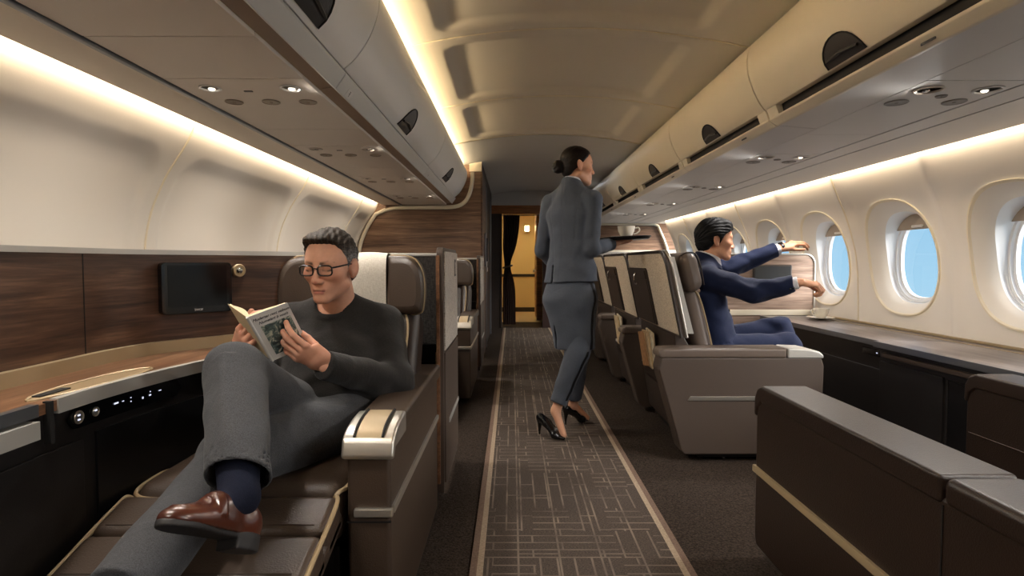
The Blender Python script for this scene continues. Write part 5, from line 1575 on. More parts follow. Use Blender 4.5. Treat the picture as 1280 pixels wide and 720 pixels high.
def sweater1(p):
    d = union([(ecap((-.60, 1.84, .54), (-.618, 1.98, .70), (1, 0, 0), (.175, .135), (.178, .130)), .03),
               (ecap((-.618, 1.98, .70), (-.63, 2.075, .835), (1, 0, 0), (.178, .125), (.165, .095)), .03),
               (ecap((-.63, 2.075, .835), (-.632, 2.07, .912), (1, 0, 0), (.155, .082), (.072, .066)), .05),
               (cap(shR, (-.66, 2.075, .885), .066, .07), .03), (cap(shL, (-.60, 2.075, .885), .066, .07), .03)])(p)
    arms = union([(cap(shL, elL, .070, .062), .02), (cap(elL, wrL, .062, .043), .03)])(p)
    arms = np.minimum(arms, union([(cap(shR, elR, .070, .062), .02), (cap(elR, wrR, .060, .043), .03)])(p))
    # folds gather at the inside of the elbow and over the belly
    g = np.exp(-(np.linalg.norm(p - A3(elL), axis=1) / .14) ** 2) + np.exp(-(np.linalg.norm(p - A3(elR), axis=1) / .14) ** 2) + .9 * np.exp(-(np.linalg.norm(p - A3((-.60, 1.80, .60)), axis=1) / .17) ** 2)
    d = su(d, arms, .022)
    d = d + wob(p, .0030, 42, 1.0) * (.25 + g)
    # neck opening
    d = ss(d, cap((-.630, 2.045, .880), (-.630, 2.03, 1.02), .060)(p), .006)
    ring = np.abs(np.linalg.norm((p - A3((-.630, 2.043, .918)))[:, :2], axis=1) - .065)
    col_ = np.hypot(ring, (p[:, 2] - .908 - (p[:, 1] - 2.04) * .45)) - .0095
    d = su(d, col_, .006)
    for w, e in ((wrL, elL), (wrR, elR)):
        ax = unit(np.array(w) - np.array(e))
        cut_ = plane(np.array(w) + ax * .012, ax)(p)
        near = np.linalg.norm(p - A3(w), axis=1) < .09
        d = np.where(near, np.maximum(d, cut_), d)
        cuff = np.maximum(cap(np.array(w) - ax * .06, np.array(w) + ax * .012, .0465, .0425)(p), cut_)
        d = su(d, cuff, .004)
    return d
lo, hi = bounds([pel, nkb, shR, shL, elL, wrL, elR, wrR, (-.60, 1.75, .46)], .13)
sdf_object('sweater', [mesh_sdf(sweater1, lo, hi, .0048)], 'knit', pm)

def trousers1(p):
    d = union([(ecap((-.60, 1.90, .535), (-.60, 1.82, .555), (1, 0, 0), (.175, .12), (.170, .115)), .03),
               (cap(hipL, knL, .098, .080), .03), (cap(knL, (-.700, 1.0, .478), .076, .062), .03)])(p)
    d = np.maximum(d, plane((-.70, .99, .48), (0, -1, -.15))(p))
    e = union([(cap(hipR, knR, .098, .074), .03), (cap(knR, np.array(anR) + (np.array(knR) - np.array(anR)) * .1, .074, .066), .025)])(p)
    ax = unit(np.array(anR) - np.array(knR))
    # slanted open hem above the ankle
    hem = plane(np.array(anR) - ax * .055, unit(ax + np.array((-.28, 0, -.1))))(p)
    e = np.maximum(e, hem)
    e = ss(e, cap(np.array(anR) - ax * .10, np.array(anR) + ax * .03, .0595, .061)(p), .002)
    # pressed crease along the shin
    q = p - A3(knR); q = q - (q @ A3(ax))[:, None] * A3(ax)
    fr_ = np.array((.15, -.9, .4)); fr_ = unit(fr_ - ax * (fr_ @ ax))
    ca = (q @ A3(fr_)) / (np.linalg.norm(q, axis=1) + 1e-6)
    e = e - .010 * np.exp(-((1 - ca) / .035)) * (((p - A3(knR)) @ A3(ax)) > .02) * smoothstep(.0, -.06, hem)
    d = su(d, e, .016)
    g = np.exp(-(np.linalg.norm(p - A3(knL), axis=1) / .16) ** 2) + np.exp(-(np.linalg.norm(p - A3((-.60, 1.78, .60)), axis=1) / .15) ** 2)
    d = d + wob(p, .0034, 30, 2.0) * (.35 + g)
    return d
lo, hi = bounds([pel, hipR, knR, anR, hipL, knL, anL, (-.6, 2.0, .55)], .12)
sdf_object('trousers', [mesh_sdf(trousers1, lo, hi, .0048)], 'flannel', pm)

def shoe_fields(ank, d, u, sc=1.0):
    """loafer: ank = ankle joint, d = toe direction, u = up through the ankle"""
    d = unit(d); u = np.array(u, float); u = unit(u - d * (u @ d)); s = np.cross(d, u)
    o = np.array(ank, float) - u * .085 * sc
    M = np.stack([d, s, u], 1).astype(f32)
    loc = lambda p: ((p - A3(o)) @ M) / sc
    upper = union([(ell((-.030, 0, .030), (.044, .035, .048)), .02), (ell((.055, 0, .022), (.080, .041, .042)), .02), (ell((.130, -.004, .016), (.064, .042, .030)), .03), (ell((.045, 0, .058), (.05, .032, .030)), .02)])
    def up_(p):
        q = loc(p)
        e = upper(q)
        e = np.maximum(e, -(q[:, 2] - .006))
        e = ss(e, ell((-.012, 0, .095), (.038, .027, .055))(q), .006)
        # moccasin seam and strap
        seam = np.abs(ell((.128, -.003, .050), (.045, .028, .03))(q)) - .002
        e = su(e, np.maximum(seam, np.abs(upper(q)) - .003), .002)
        strap = np.maximum(np.abs(q[:, 0] - .072 - .1 * np.abs(q[:, 1])) - .011, np.abs(e) - .0035)
        e = su(e, np.maximum(strap, -(q[:, 2] - .03)), .002)
        return e * sc
    def sole(p):
        q = loc(p)
        o1 = union([(ell((.128, -.003, 0), (.067, .041, .5)), .02), (ell((-.025, 0, 0), (.050, .034, .5)), .02), (ell((.05, -.002, 0), (.06, .031, .5)), .02)])(q)
        e = si(o1, np.abs(q[:, 2] - .005) - .008, .003)
        hl = si(np.maximum(o1, q[:, 0] - .012), np.abs(q[:, 2] + .011) - .014, .003)
        return su(e, hl, .002) * sc
    pts = [o + (d * a + s * b + u * c) * sc for a in (-.09, .21) for b in (-.055, .055) for c in (-.03, .11)]
    return up_, sole, pts
def make_shoe(parent, ank, d, u, mat='shoe_brown', h=.0034, sc=1.0):
    a, b, pts = shoe_fields(ank, d, u, sc); lo, hi = bounds(pts, .006)
    o = sdf_object('shoe', [mesh_sdf(a, lo, hi, h)], mat, parent)
    sdf_object('sole', [mesh_sdf(b, lo, hi, h)], 'shoe_sole', o)
dR, uR = (-.33, -.76, .50), (-.05, .58, .80)
make_shoe(pm, anR, dR, uR, h=.003, sc=.90)
make_shoe(pm, (-.70, .95, .47), (-.10, -.95, -.10), (0, -.1, .99))
shin = unit(np.array(anR) - np.array(knR))
sdf_object('sock', [mesh_sdf(union([(cap(np.array(anR) - shin * .12, anR, .047, .038), .01), (cap(anR, np.array(anR) + unit(dR) * .05 - unit(uR) * .04, .036, .03), .02)]), np.array(anR) - .17, np.array(anR) + .17, .005)], 'sock_navy', pm)
sdf_object('sock', [mesh_sdf(cap((-.70, 1.03, .48), (-.70, .95, .47), .042, .036), (-.78, .87, .39), (-.62, 1.14, .57), .005)], 'sock_navy', pm)

# eyeglasses
def head_pt(R3, c, v, s=1.0): return Vector((A3(c) + R3 @ A3(v) * s).tolist())
gfr = MB()
g_parts = []
for s in (1, -1):
    pts = [(s * .033 + .0245 * math.copysign(abs(math.cos(a)) ** .55, math.cos(a)), .1035 - .25 * (s * .033 + .0245 * math.copysign(abs(math.cos(a)) ** .55, math.cos(a))) ** 2 / .03 * .12, -.002 + .0165 * math.copysign(abs(math.sin(a)) ** .6, math.sin(a))) for a in np.linspace(0, 2 * math.pi, 33)[:-1]]
    gfr.tube([head_pt(R1, HC1, v) for v in pts], .0029, 6, closed=True)
    gfr.tube([head_pt(R1, HC1, v) for v in ((s * .057, .099, .007), (s * .068, .082, .008), (s * .077, .02, .008), (s * .0785, -.012, .006), (s * .077, -.03, -.010))], .0027, 6)
    g_parts.append(pts)
gfr.tube([head_pt(R1, HC1, v) for v in ((-.0095, .105, .003), (0, .1085, .006), (.0095, .105, .003))], .002, 6)
ge = gfr.build('eyeglass_frame', 'frame_black', pm, smooth=60)
for pts in g_parts:
    MB().raw([head_pt(R1, HC1, v) for v in pts], [tuple(range(len(pts)))]).build('lens', 'glass', ge, smooth=0)

# ---- the paperback ---------------------------------------------------------
bk = thing('paperback_book', 'open paperback with white illustrated cover held by the reading man', 'book', (-.70, 1.62, .78))
ST, SB = Vector((-.713, 1.545, .922)), Vector((-.690, 1.648, .786))
vf = Vector((.066, .072, .030)).normalized() * .118; vb = Vector((-.098, .080, .036)).normalized() * .115
up_b = (ST - SB)
def page_block(mb, v, th, curve, inset=.003):
    nrm = v.cross(up_b).normalized()
    inward = nrm if nrm.y > 0 else -nrm
    n = 10; V = []
    for k in range(n + 1):
        t = k / n
        lift = curve * math.sin(math.pi * min(1, t * 1.15)) * (1 - t * .4)
        for z, off in ((.985, 0), (.985, 1), (.015, 0), (.015, 1)):
            b = SB + up_b * z + v * (.02 + .95 * t)
            V.append(b + inward * (.0012 + off * (th * (1 - .25 * t) + lift)))
    F = []
    for k in range(n):
        a, b = 4 * k, 4 * (k + 1)
        F += [(a, a + 1, b + 1, b), (a + 2, b + 2, b + 3, a + 3), (a + 1, a + 3, b + 3, b + 1), (a, b, b + 2, a + 2)]
    F += [(0, 2, 3, 1), (4 * n, 4 * n + 1, 4 * n + 3, 4 * n + 2)]
    return mb.raw(V, F)
def cover(v, th=.0009):
    nrm = v.cross(up_b).normalized(); inward = nrm if nrm.y > 0 else -nrm
    V = []
    for off in (0, th):
        V += [SB + inward * off, SB + v + inward * off, SB + v + up_b + inward * off, SB + up_b + inward * off]
    return MB().raw(V, [(0, 1, 2, 3), (7, 6, 5, 4), (0, 4, 5, 1), (1, 5, 6, 2), (2, 6, 7, 3), (3, 7, 4, 0)])
fc = cover(vf).build('front_cover', 'paper_white', bk, smooth=0)
cover(vb).build('back_cover', 'paper', bk, smooth=0)
page_block(MB(), vf, .010, .006).build('page_block', 'paper', bk, smooth=60, wn=False)
page_block(MB(), vb, .006, .010).build('page_block', 'paper', bk, smooth=60, wn=False)
MB().tube([SB + up_b * t for t in np.linspace(0, 1, 6)], .0042, 8).build('spine', 'paper_white', bk)
# printed picture and title on the front cover
nf = vf.cross(up_b).normalized(); nf = -nf if nf.y > 0 else nf
def on_cover(u, v): return SB + vf * u + up_b * v + nf * .0006
def picture_mat():
    m, nt, b = nodes_of('cover_picture')
    tc = nt.nodes.new('ShaderNodeTexCoord')
    n = nt.nodes.new('ShaderNodeTexNoise'); n.inputs['Scale'].default_value = 42; n.inputs['Detail'].default_value = 6; n.inputs['Distortion'].default_value = 1.6
    nt.links.new(tc.outputs['Object'], n.inputs['Vector'])
    r = nt.nodes.new('ShaderNodeValToRGB'); el = r.color_ramp.elements
    el[0].position = .36; el[0].color = (*lin((44, 58, 60)), 1); el[1].position = .62; el[1].color = (*lin((206, 208, 188)), 1)
    k = el.new(.5); k.color = (*lin((96, 116, 112)), 1)
    nt.links.new(n.outputs['Fac'], r.inputs[0]); nt.links.new(r.outputs[0], b.inputs['Base Color']); b.inputs['Roughness'].default_value = .45
picture_mat()
V = [on_cover(.16, .10), on_cover(.92, .10), on_cover(.92, .74), on_cover(.16, .74)]
MB().raw(V, [(0, 1, 2, 3)]).build('cover_picture', 'cover_picture', fc, smooth=0)
ex, ey = vf.normalized(), up_b.normalized(); ey = (ey - ex * ex.dot(ey)).normalized()
for body_, v_, sz in (('Mudertar rest vulnum', .895, .0125), ('Numelart b vouls', .81, .0125)):
    c_ = on_cover(.53, v_)
    text_mesh(body_, sz, frame_M(c_, ex, ey, ex.cross(ey)), 'ink', fc, 'title_line', ext=.0002, shear=.25)
# =========================================================== the flight attendant
pw = thing('person', 'flight attendant in grey suit standing in the aisle with a tray', 'person', (.38, 3.55, 0))
SK2 = (222, 170, 140)
P2 = dict(jaw=.90, nose=.95, lip=1.05, fem=1, lipc=(170, 84, 80), browc=(40, 28, 24))
hair2b = hair_field([(-.080, -.075), (-.060, -.045), (-.030, -.026), (-.020, -.012), (.0, .006), (.02, .020), (.045, .042), (.065, .060), (.078, .074), (.09, .10), (.2, .2)], .0065, wav=.0006)
def hair2(q):
    d = hair2b(q)
    b = ell((0, -.128, -.018), (.040, .036, .043))(q)
    an = np.arctan2(q[:, 0], q[:, 2] + .018); rr_ = np.hypot(q[:, 0], q[:, 2] + .018)
    b = b + .0022 * np.sin(an * 3 + rr_ * 260)
    return su(d, b, .010)
HC2 = (.404, 3.585, 1.664)
hp2, hc2, R2 = make_head(pw, HC2, (.965, .22, -.05), (0, 0, 1), .97, P2, SK2, hair2, 'hair_dark', h=.003)

fwd2 = unit((.62, .78, 0)); rt2 = unit((.78, -.62, 0))
def W(r, f, z, o=(.368, 3.60)): return (o[0] + rt2[0] * r + fwd2[0] * f, o[1] + rt2[1] * r + fwd2[1] * f, z)
sR2, sL2 = W(.155, 0, 1.448), W(-.155, 0, 1.448)
eR2, wR2 = (.478, 3.505, 1.150), (.640, 3.690, 1.188)
eL2, wL2 = W(-.215, .0, 1.15), W(-.16, .16, .99)
hR2, kR2, aR2 = W(.075, -.01, .92), (.400, 3.515, .515), (.265, 3.475, .165)
hL2, kL2, aL2 = W(-.075, .01, .92), (.430, 3.66, .515), (.400, 3.735, .135)
body2 = union([(ecap(W(0, 0, .95), W(0, 0, 1.15), rt2, (.145, .10), (.115, .08)), .04), (ecap(W(0, 0, 1.15), W(0, 0, 1.38), rt2, (.115, .08), (.14, .085)), .04),
               (ecap(W(0, 0, 1.38), (.375, 3.595, 1.50), rt2, (.13, .07), (.05, .05)), .05),
               (cap(sR2, eR2, .042, .034), .03), (cap(eR2, wR2, .034, .022), .02), (cap(sL2, eL2, .042, .034), .03), (cap(eL2, wL2, .034, .022), .02),
               (cap(hR2, kR2, .075, .05), .03), (cap(kR2, aR2, .048, .028), .02), (cap(hL2, kL2, .075, .05), .03), (cap(kL2, aL2, .048, .028), .02),
               (cap(aR2, (.31, 3.41, .035), .028, .02), .02), (cap(aL2, (.50, 3.80, .035), .028, .02), .02)])
lo, hi = bounds([W(0, 0, 1.5), sR2, sL2, eR2, wR2, eL2, wL2, aR2, aL2, kR2, (.31, 3.41, .035), (.50, 3.80, .035)], .13)
bp2 = mesh_sdf(body2, lo, hi, .009)
h2, _ = hand_piece(wR2, (.80, .58, .10), (0, 0, -1), (.5, -.8, 0), [(6, 10, 8), (4, 8, 6), (4, 8, 6), (6, 10, 8)], thumb=(.75, .60, -.12), tcurl=(0, 4, 6), sc=.88, h=.003, arm=eR2)
h2l, _ = hand_piece(wL2, (.35, .5, -.7), (-.75, .5, 0), (.2, .5, 0), [(20, 25, 20)] * 4, sc=.88, h=.003, arm=eL2)
sdf_object('body', [hp2, h2, h2l, bp2], 'skin', pw, hc2)

def jacket2(p):
    # sections from hem to shoulder
    T = union([(ecap(W(.0, 0, .935), W(0, 0, 1.02), rt2, (.182, .140), (.160, .118)), .02), (ecap(W(0, 0, 1.02), W(0, 0, 1.15), rt2, (.160, .116), (.136, .098)), .03),
               (ecap(W(0, 0, 1.15), W(0, 0, 1.36), rt2, (.136, .098), (.162, .104)), .03), (ecap(W(0, -.005, 1.36), W(0, -.005, 1.455), rt2, (.162, .098), (.130, .075)), .03), (ecap(W(0, -.005, 1.45), (.374, 3.582, 1.548), rt2, (.105, .072), (.058, .056)), .04),
               (cap((.352, 3.572, 1.46), (.362, 3.577, 1.545), .070, .062), .03), (cap(sR2, W(.05, -.01, 1.510), .052, .040), .03), (cap(sL2, W(-.05, -.01, 1.510), .052, .040), .03)])(p)
    r_ = (p - A3(W(0, 0, 1.2))) @ A3(rt2); f_ = (p - A3(W(0, 0, 1.2))) @ A3(fwd2)
    a1 = union([(cap(sR2, eR2, .060, .050), .02), (cap(eR2, wR2, .050, .040), .025)])(p)
    a2 = union([(cap(sL2, eL2, .060, .050), .02), (cap(eL2, wL2, .050, .040), .025)])(p)
    for w, e, k in ((wR2, eR2, 0), (wL2, eL2, 1)):
        ax = unit(np.array(w) - np.array(e)); c = plane(np.array(w) - ax * .012, ax)(p)
        if k == 0: a1 = np.maximum(a1, c)
        else: a2 = np.maximum(a2, c)
    hemz = .948 + .006 * np.sin(r_ * 9)
    T = np.maximum(T, hemz - p[:, 2])
    # centre back seam, side back seams, vent
    back = f_ < 0
    for c0, w0 in ((0.0, .0035), (.075, .0025), (-.075, .0025)):
        T = T + np.where(back, .0035 * np.exp(-((r_ - c0 - np.sign(c0) * (p[:, 2] - 1.2) * .12) / w0) ** 2), 0)
    vent = np.maximum(np.abs(r_ + .055 + (p[:, 2] - .95) * .06) - .003 - .045 * np.clip(1.04 - p[:, 2], 0, 1) , p[:, 2] - 1.05)
    T = np.where(back, np.maximum(T, -vent), T)
    T = T + wob(p, .0014, 34, .6)
    a1 = a1 + wob(p, .0032, 46, 1.3) * (np.exp(-(np.linalg.norm(p - A3(eR2), axis=1) / .10) ** 2) + .25)
    a2 = a2 + wob(p, .0022, 44, 2.3) * .6
    d = su(T, a1, .012); d = su(d, a2, .012)
    # collar roll
    q = p - A3((.371, 3.580, 1.552)); rad = np.hypot(q @ A3(rt2), q @ A3(fwd2) * 1.05)
    colr = np.hypot(rad - .058 + (q[:, 2]) * .35, np.maximum(np.abs(q[:, 2] + .004 + .35 * (q @ A3(fwd2))) - .020, 0)) - .007
    d = su(d, colr, .008)
    d = ss(d, cap((.380, 3.584, 1.535), (.38, 3.58, 1.66), .049, .054)(p), .004)
    return d
lo, hi = bounds([W(0, 0, .93), W(0, 0, 1.55), sR2, sL2, eR2, wR2, eL2, wL2, W(.2, 0, 1), W(-.2, 0, 1)], .09)
sdf_object('jacket', [mesh_sdf(jacket2, lo, hi, .0055)], 'grey_suit', pw)
def collar2(p):
    q = p - A3((.374, 3.580, 1.566)); rad = np.hypot(q @ A3(rt2), q @ A3(fwd2))
    return np.hypot(rad - .052, np.maximum(np.abs(q[:, 2] + .25 * (q @ A3(fwd2))) - .014, 0)) - .0045
sdf_object('shirt_collar', [mesh_sdf(collar2, (.28, 3.48, 1.50), (.47, 3.68, 1.63), .004)], 'shirt_white', pw)

def skirt2(p):
    r_ = (p - A3(W(0, 0, 0))) @ A3(rt2); f_ = (p - A3(W(0, 0, 0))) @ A3(fwd2)
    d = union([(ecap(W(0, 0, 1.04), W(0, -.01, .84), rt2, (.135, .100), (.172, .132)), .03), (ecap(W(0, -.01, .84), W(.035, .0, .53), rt2, (.172, .130), (.128, .118)), .04)])(p)
    d = np.maximum(d, .535 - p[:, 2]); d = np.maximum(d, p[:, 2] - 1.05)
    vent = np.maximum(np.abs(r_ + .045 - (.7 - p[:, 2]) * .05) - .002 - .03 * np.clip(.68 - p[:, 2], 0, 1), p[:, 2] - .69)
    d = np.where(f_ < 0, np.maximum(d, -vent), d)
    d = d + wob(p, .0018, 26, .9) + .003 * np.exp(-((p[:, 2] - .60 + r_ * .3) / .03) ** 2)
    return d
lo, hi = bounds([W(-.2, -.16, .52), W(.2, .16, 1.06), W(-.2, .16, .52), W(.2, -.16, .52)], .03)
sk = sdf_object('skirt', [mesh_sdf(skirt2, lo, hi, .0055)], 'grey_suit', pw)
def trousers2(p):
    aR_, aL_ = np.array((.283, 3.480, .215)), np.array((.404, 3.732, .185))
    a = union([(cap(W(.07, 0, .80), kR2, .085, .072), .03), (cap(kR2, aR_, .072, .052), .03)])(p)
    ax = unit(aR_ - np.array(kR2)); a = np.maximum(a, plane(aR_ - ax * .0, ax)(p))
    b = union([(cap(W(-.07, 0, .80), kL2, .085, .070), .03), (cap(kL2, aL_, .070, .052), .03)])(p)
    b = np.maximum(b, plane(aL_, unit(aL_ - np.array(kL2)))(p))
    d = su(a, b, .01)
    d = np.maximum(d, p[:, 2] - .86)
    d = d + wob(p, .0022, 30, 1.9)
    return d
lo, hi = bounds([W(.07, 0, .86), W(-.07, 0, .86), kR2, kL2, aR2, aL2], .11)
sdf_object('trousers', [mesh_sdf(trousers2, lo, hi, .0055)], 'grey_suit', pw)
# dark stripe down the side seam: follows the outer surface
def stripe(fn, pts, r):
    path = []
    for p in pts:
        path.append(p)
    return path
def drop_to(fn, p, d, n=26):
    """walk from p along d onto the surface of fn"""
    p = np.array(p, float); d = unit(d)
    for _ in range(n):
        v = float(fn(p[None].astype(f32))[0]); p = p + d * v * .8
    return p
sd = unit(np.array((.70, -.71, 0)))
for fn, zs_, cx in ((skirt2, np.linspace(.945, .54, 16), None), (trousers2, np.linspace(.53, .235, 12), 1)):
    path = []
    for z in zs_:
        if cx is None: c = np.array(W(.02, 0, z))
        else:
            t = (z - aR2[2]) / (kR2[2] - aR2[2]); c = np.array(aR2) + (np.array(kR2) - np.array(aR2)) * t
        q = drop_to(fn, c + sd * .3, -sd)
        path.append(q + sd * .0008)
    V, F = [], []
    tg = unit(np.array((.71, .70, 0)))
    for q in path:
        for k in (-1, 0, 1):
            w_ = drop_to(fn, q + tg * k * .011 + sd * .05, -sd)
            V.append(tuple(w_ + sd * .0015))
    for i in range(len(path) - 1):
        for k in range(2): F.append((3 * i + k, 3 * i + k + 1, 3 * i + k + 4, 3 * i + k + 3))
    MB().raw(V, F).build('side_stripe', 'black_trim', sk if cx is None else pw, smooth=60, wn=False)

def pump(parent, heel, toe, hh=.088):
    """court shoe from the ground point under the heel to the toe tip"""
    heel, toe = np.array(heel, float), np.array(toe, float)
    d = unit(toe - heel); L = np.linalg.norm(toe - heel); up = np.array((0, 0, 1.)); s = np.cross(d, up)
    pt = lambda a, b, c: heel + d * a + s * b + up * c
    up_ = union([(ecap(pt(.012, 0, hh + .022), pt(.06, 0, hh * .80 + .02), s, (.026, .030), (.028, .028)), .02),
                 (ecap(pt(.06, 0, hh * .80 + .016), pt(L * .66, 0, .030), s, (.028, .024), (.037, .023)), .02),
                 (ecap(pt(L * .66, 0, .024), pt(L - .012, 0, .013), s, (.036, .020), (.012, .009)), .02)])
    cut_ = union([(cap(pt(.015, 0, hh + .075), pt(.07, 0, hh * .8 + .062), .030, .030), .02), (cap(pt(.07, 0, hh * .8 + .062), pt(L * .58, 0, .068), .030, .026), .02)])
    st_ = union([(cap(pt(.010, 0, hh), pt(.006, 0, .03), .017, .0065), .01), (cap(pt(.006, 0, .03), pt(.006, 0, .008), .0065, .0062), .005)])
    def f(p):
        e = ss(up_(p), cut_(p), .004)
        e = su(e, np.maximum(st_(p), -p[:, 2] + .001), .008)
        return np.maximum(e, .001 - p[:, 2])
    lo, hi = bounds([pt(-.04, -.05, 0), pt(L + .02, .05, 0), pt(0, 0, hh + .07), pt(-.04, .05, 0), pt(L + .02, -.05, 0)], .01)
    sdf_object('shoe', [mesh_sdf(f, lo, hi, .0036)], 'shoe_black', parent)
pump(pw, (.165, 3.515, .007), (.318, 3.385, .007))
pump(pw, (.345, 3.715, .007), (.515, 3.812, .007))

# ---- tray with cup ------------------------------------------------------------
tc_ = (.735, 3.765, 1.214)
Mt = Matrix.Translation(tc_) @ Matrix.Rotation(R(-3), 4, 'Y')
tray = thing('serving_tray', 'round black serving tray held by the flight attendant', 'tray', tc_)
MB().lathe([(.15, 0), (.154, .001), (.166, .012), (.169, .020), (.166, .020), (.150, .006), (.001, .005)], 48, Mt).build('tray_body', 'tray_black', tray)
MB().lathe([(.165, .0185), (.1695, .0195), (.1695, .0225), (.165, .0215)], 48, Mt).build('tray_rim', 'handle', tray)
cup_and_saucer(tc_[0] + .008, tc_[1] - .005, tc_[2] + .0065, 1.22, 'cream coffee cup on the black serving tray', 'cream saucer on the black serving tray', ang=R(-10))

# =========================================================== the man by the window
pa = thing('person', 'man in navy suit reaching both arms toward the windows', 'person', (1.25, 3.50, .44))
SK3 = (216, 162, 130)
P3 = dict(jaw=1.02, nose=.93, lip=1.0, lipc=(176, 104, 92), browc=(24, 22, 22))
hair3 = hair_field([(-.085, -.07), (-.062, -.040), (-.026, -.022), (-.022, .014), (.008, .024), (.030, .036), (.046, .056), (.056, .074), (.064, .092), (.075, .12), (.2, .2)], .018, front=.012, wav=.0022)
HC3 = (1.240, 3.52, 1.205)
hp3, hc3, R3_ = make_head(pa, HC3, (.985, -.10, -.06), (0.04, 0, 1), 1.0, P3, SK3, hair3, 'hair_black', h=.003)
fR3, fL3 = (1.150, 3.355, .975), (1.150, 3.685, .985)
eR3, wR3 = (1.372, 3.235, .905), (1.565, 3.130, .962)
eL3, wL3 = (1.420, 3.69, 1.045), (1.705, 3.665, 1.160)
pel3, ch3, nk3 = (1.215, 3.52, .56), (1.155, 3.52, .88), (1.170, 3.52, 1.055)
hA, kA, fA = (1.23, 3.43, .55), (1.635, 3.40, .575), (1.70, 3.38, .16)
hB, kB, fB = (1.23, 3.61, .55), (1.640, 3.52, .665), (1.72, 3.36, .32)
body3 = union([(ecap(pel3, ch3, (0, 1, 0), (.15, .10), (.165, .10)), .03), (ecap(ch3, nk3, (0, 1, 0), (.15, .085), (.058, .055)), .05),
               (cap(fR3, nk3, .05, .05), .04), (cap(fL3, nk3, .05, .05), .04),
               (cap(fR3, eR3, .046, .038), .03), (cap(eR3, wR3, .038, .026), .02), (cap(fL3, eL3, .046, .038), .03), (cap(eL3, wL3, .038, .026), .02),
               (cap(hA, kA, .078, .052), .04), (cap(kA, fA, .05, .034), .02), (cap(hB, kB, .078, .052), .04), (cap(kB, fB, .05, .034), .02)])
allp = [pel3, ch3, nk3, fR3, fL3, eR3, wR3, eL3, wL3, hA, kA, fA, hB, kB, fB]
lo, hi = bounds(allp, .12)
bp3 = mesh_sdf(body3, lo, hi, .010)
h3r, _ = hand_piece(wR3, (.90, -.18, -.12), (.15, -.35, .92), (.2, .9, 0), [(38, 62, 40), (42, 66, 42), (46, 70, 42), (48, 70, 42)], thumb=(.75, .45, -.45), tcurl=(5, 15, 20), sc=1.0, h=.003, arm=eR3)
h3l, pL3 = hand_piece(wL3, (.90, -.10, .36), (-.30, -.35, .88), (.2, -.9, 0), [(24, 34, 24), (20, 30, 22), (24, 32, 22), (28, 34, 24)], thumb=(.85, .42, -.32), tcurl=(0, 10, 12), sc=1.0, h=.003, arm=eL3)
def col3(V):
    return hc3(V)
sdf_object('body', [hp3, h3r, h3l, bp3], 'skin', pa, col3)

def jacket3(p):
    T = union([(ecap((1.235, 3.52, .50), (1.195, 3.52, .68), (0, 1, 0), (.205, .155), (.190, .140)), .03), (ecap((1.195, 3.52, .68), (1.158, 3.52, .88), (0, 1, 0), (.190, .140), (.195, .125)), .03),
               (ecap((1.158, 3.52, .88), (1.155, 3.52, .985), (0, 1, 0), (.195, .118), (.140, .085)), .04),
               (cap(fR3, (1.165, 3.47, 1.045), .070, .052), .03), (cap(fL3, (1.165, 3.57, 1.045), .070, .052), .03), (ecap((1.155, 3.52, .98), (1.175, 3.52, 1.075), (0, 1, 0), (.12, .085), (.068, .068)), .04)])(p)
    # front edge, skirt of the jacket spreading over the lap
    T = su(T, ecap((1.26, 3.45, .53), (1.40, 3.40, .53), (0, 1, 0), (.11, .10), (.075, .085))(p), .04)
    a1 = union([(cap(fR3, eR3, .073, .062), .02), (cap(eR3, wR3, .062, .046), .03)])(p)
    a2 = union([(cap(fL3, eL3, .073, .060), .02), (cap(eL3, wL3, .060, .046), .03)])(p)
    for k, (w, e) in enumerate(((wR3, eR3), (wL3, eL3))):
        ax = unit(np.array(w) - np.array(e)); c = plane(np.array(w) - ax * .03, ax)(p)
        if k == 0: a1 = np.maximum(a1, c)
        else: a2 = np.maximum(a2, c)
    f1 = np.exp(-(np.linalg.norm(p - A3(eR3), axis=1) / .12) ** 2); f2 = np.exp(-(np.linalg.norm(p - A3(eL3), axis=1) / .16) ** 2)
    a1 = a1 + wob(p, .0040, 48, .4) * (f1 + .3); a2 = a2 + wob(p, .0036, 44, 2.0) * (f2 + .3)
    d = su(T, a1, .018); d = su(d, a2, .018)
    g = np.exp(-(np.linalg.norm(p - A3((1.20, 3.36, .88)), axis=1) / .14) ** 2)
    d = d + wob(p, .0030, 36, 3.1) * (.3 + g)
    q = p - A3((1.180, 3.52, 1.088)); rad = np.hypot(q[:, 0], q[:, 1])
    colr = np.hypot(rad - .070 + q[:, 2] * .4, np.maximum(np.abs(q[:, 2] + .45 * q[:, 0]) - .022, 0)) - .007
    d = su(d, colr, .008)
    d = ss(d, cap((1.205, 3.52, 1.03), (1.21, 3.52, 1.18), .052, .063)(p), .004)
    # side pocket line
    pkt = np.maximum(np.abs(p[:, 2] - .60 - (p[:, 0] - 1.25) * .12) - .002, np.abs(p[:, 0] - 1.27) - .07)
    d = np.where(p[:, 1] < 3.45, np.maximum(d, -np.maximum(pkt, np.abs(d) - .004)), d)
    return d
lo, hi = bounds(allp[:9] + [(1.45, 3.5, .44)], .13)
jk = sdf_object('jacket', [mesh_sdf(jacket3, lo, hi, .0058)], 'navy_suit', pa)
def cuffs3(w, e):
    ax = unit(np.array(w) - np.array(e))
    def f(p):
        return np.maximum(cap(np.array(w) - ax * .10, np.array(w) - ax * .005, .036, .0345)(p), plane(np.array(w) - ax * .008, ax)(p))
    return f
for w, e in ((wR3, eR3), (wL3, eL3)):
    sdf_object('shirt_cuff', [mesh_sdf(cuffs3(w, e), np.array(w) - .15, np.array(w) + .06, .0045)], 'shirt_white', pa)
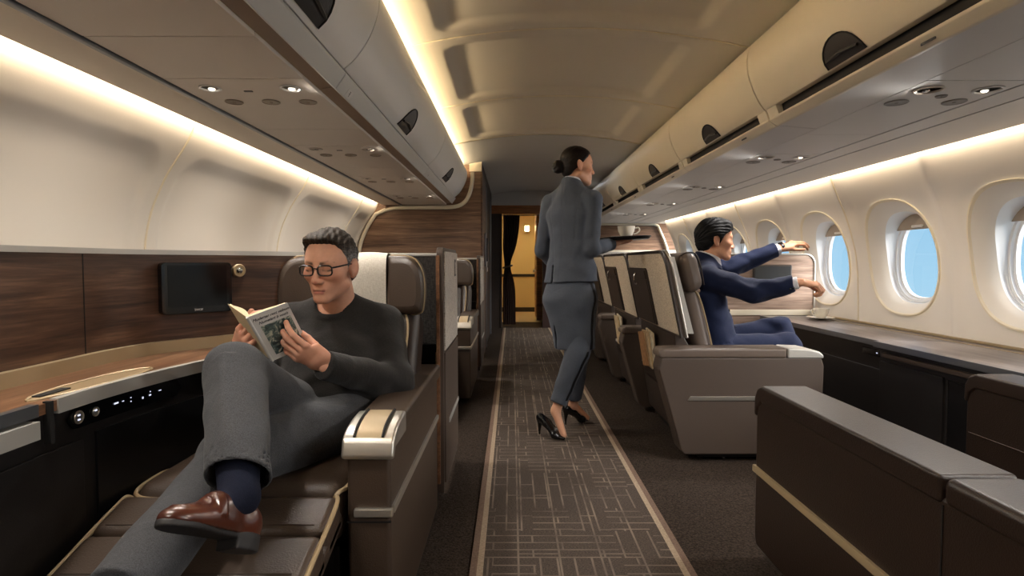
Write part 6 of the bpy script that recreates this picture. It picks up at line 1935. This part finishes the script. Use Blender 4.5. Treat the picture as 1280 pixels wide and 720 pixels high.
def collar3(p):
    q = p - A3((1.200, 3.52, 1.098)); rad = np.hypot(q[:, 0], q[:, 1])
    return np.hypot(rad - .062 + q[:, 2] * .2, np.maximum(np.abs(q[:, 2] + .42 * q[:, 0]) - .018, 0)) - .0045
sdf_object('shirt_collar', [mesh_sdf(collar3, (1.10, 3.42, 1.0), (1.30, 3.62, 1.18), .0045)], 'shirt_white', pa)
for k in range(3):
    b = np.array(wR3) + (np.array(eR3) - np.array(wR3)) * (.16 + .075 * k)
    q = drop_to(jacket3, b + np.array((0, -.12, -.04)), (0, -1, -.3) if False else (0, .95, .3))
    MB().lathe([(.006, 0), (.006, .003), (.004, .004), (.001, .004)], 10, Matrix.Translation(q.tolist()) @ Matrix.Rotation(R(90), 4, 'X')).build('cuff_button', 'black_gloss', jk)
for z in (.70, .80):
    q = drop_to(jacket3, (1.6, 3.44, z - .02), (-1, .05, 0))
    MB().lathe([(.009, 0), (.009, .003), (.006, .005), (.001, .005)], 12, Matrix.Translation(q.tolist()) @ Matrix.Rotation(R(90), 4, 'Y')).build('front_button', 'black_gloss', jk)
def trousers3(p):
    d = union([(ecap((1.19, 3.52, .55), (1.26, 3.52, .55), (0, 1, 0), (.17, .11), (.17, .10)), .03),
               (cap(hA, kA, .092, .074), .03), (cap(kA, fA, .072, .060), .03)])(p)
    d = su(d, union([(cap(hB, kB, .092, .074), .03), (cap(kB, fB, .072, .060), .03)])(p), .012)
    d = np.maximum(d, .17 - p[:, 2])
    g = np.exp(-(np.linalg.norm(p - A3(kB), axis=1) / .14) ** 2)
    return d + wob(p, .0034, 34, 1.1) * (.4 + g)
lo, hi = bounds(allp[9:] + [pel3], .12)
sdf_object('trousers', [mesh_sdf(trousers3, lo, hi, .0062)], 'navy_suit', pa)
make_shoe(pa, (1.72, 3.38, .13), (.95, 0, -.05), (0, 0, 1), 'shoe_black', .0045)
make_shoe(pa, (1.75, 3.345, .27), (.85, 0, -.45), (.4, 0, .9), 'shoe_black', .0045)
ax = unit(np.array(wL3) - np.array(eL3)); sdv = unit(np.cross(ax, (0, 0, 1)))
upv = np.cross(sdv, ax); wc = np.array(wL3) + ax * .012
MB().tube([Vector((wc + (sdv * math.cos(a) * .029 + upv * math.sin(a) * .026)).tolist()) for a in np.linspace(0, 2 * math.pi, 25)[:-1]], .009, 8, closed=True, flat=.35).build('watch_strap', 'watch', pa, smooth=60)
MB().lathe([(.018, 0), (.018, .006), (.015, .008), (.001, .008)], 18, frame_M((wc + (-sdv * .5 + upv * .86) * .027).tolist(), ax.tolist(), np.cross(-sdv * .5 + upv * .86, ax).tolist(), (-sdv * .5 + upv * .86).tolist())).build('watch_case', 'black_gloss', pa)
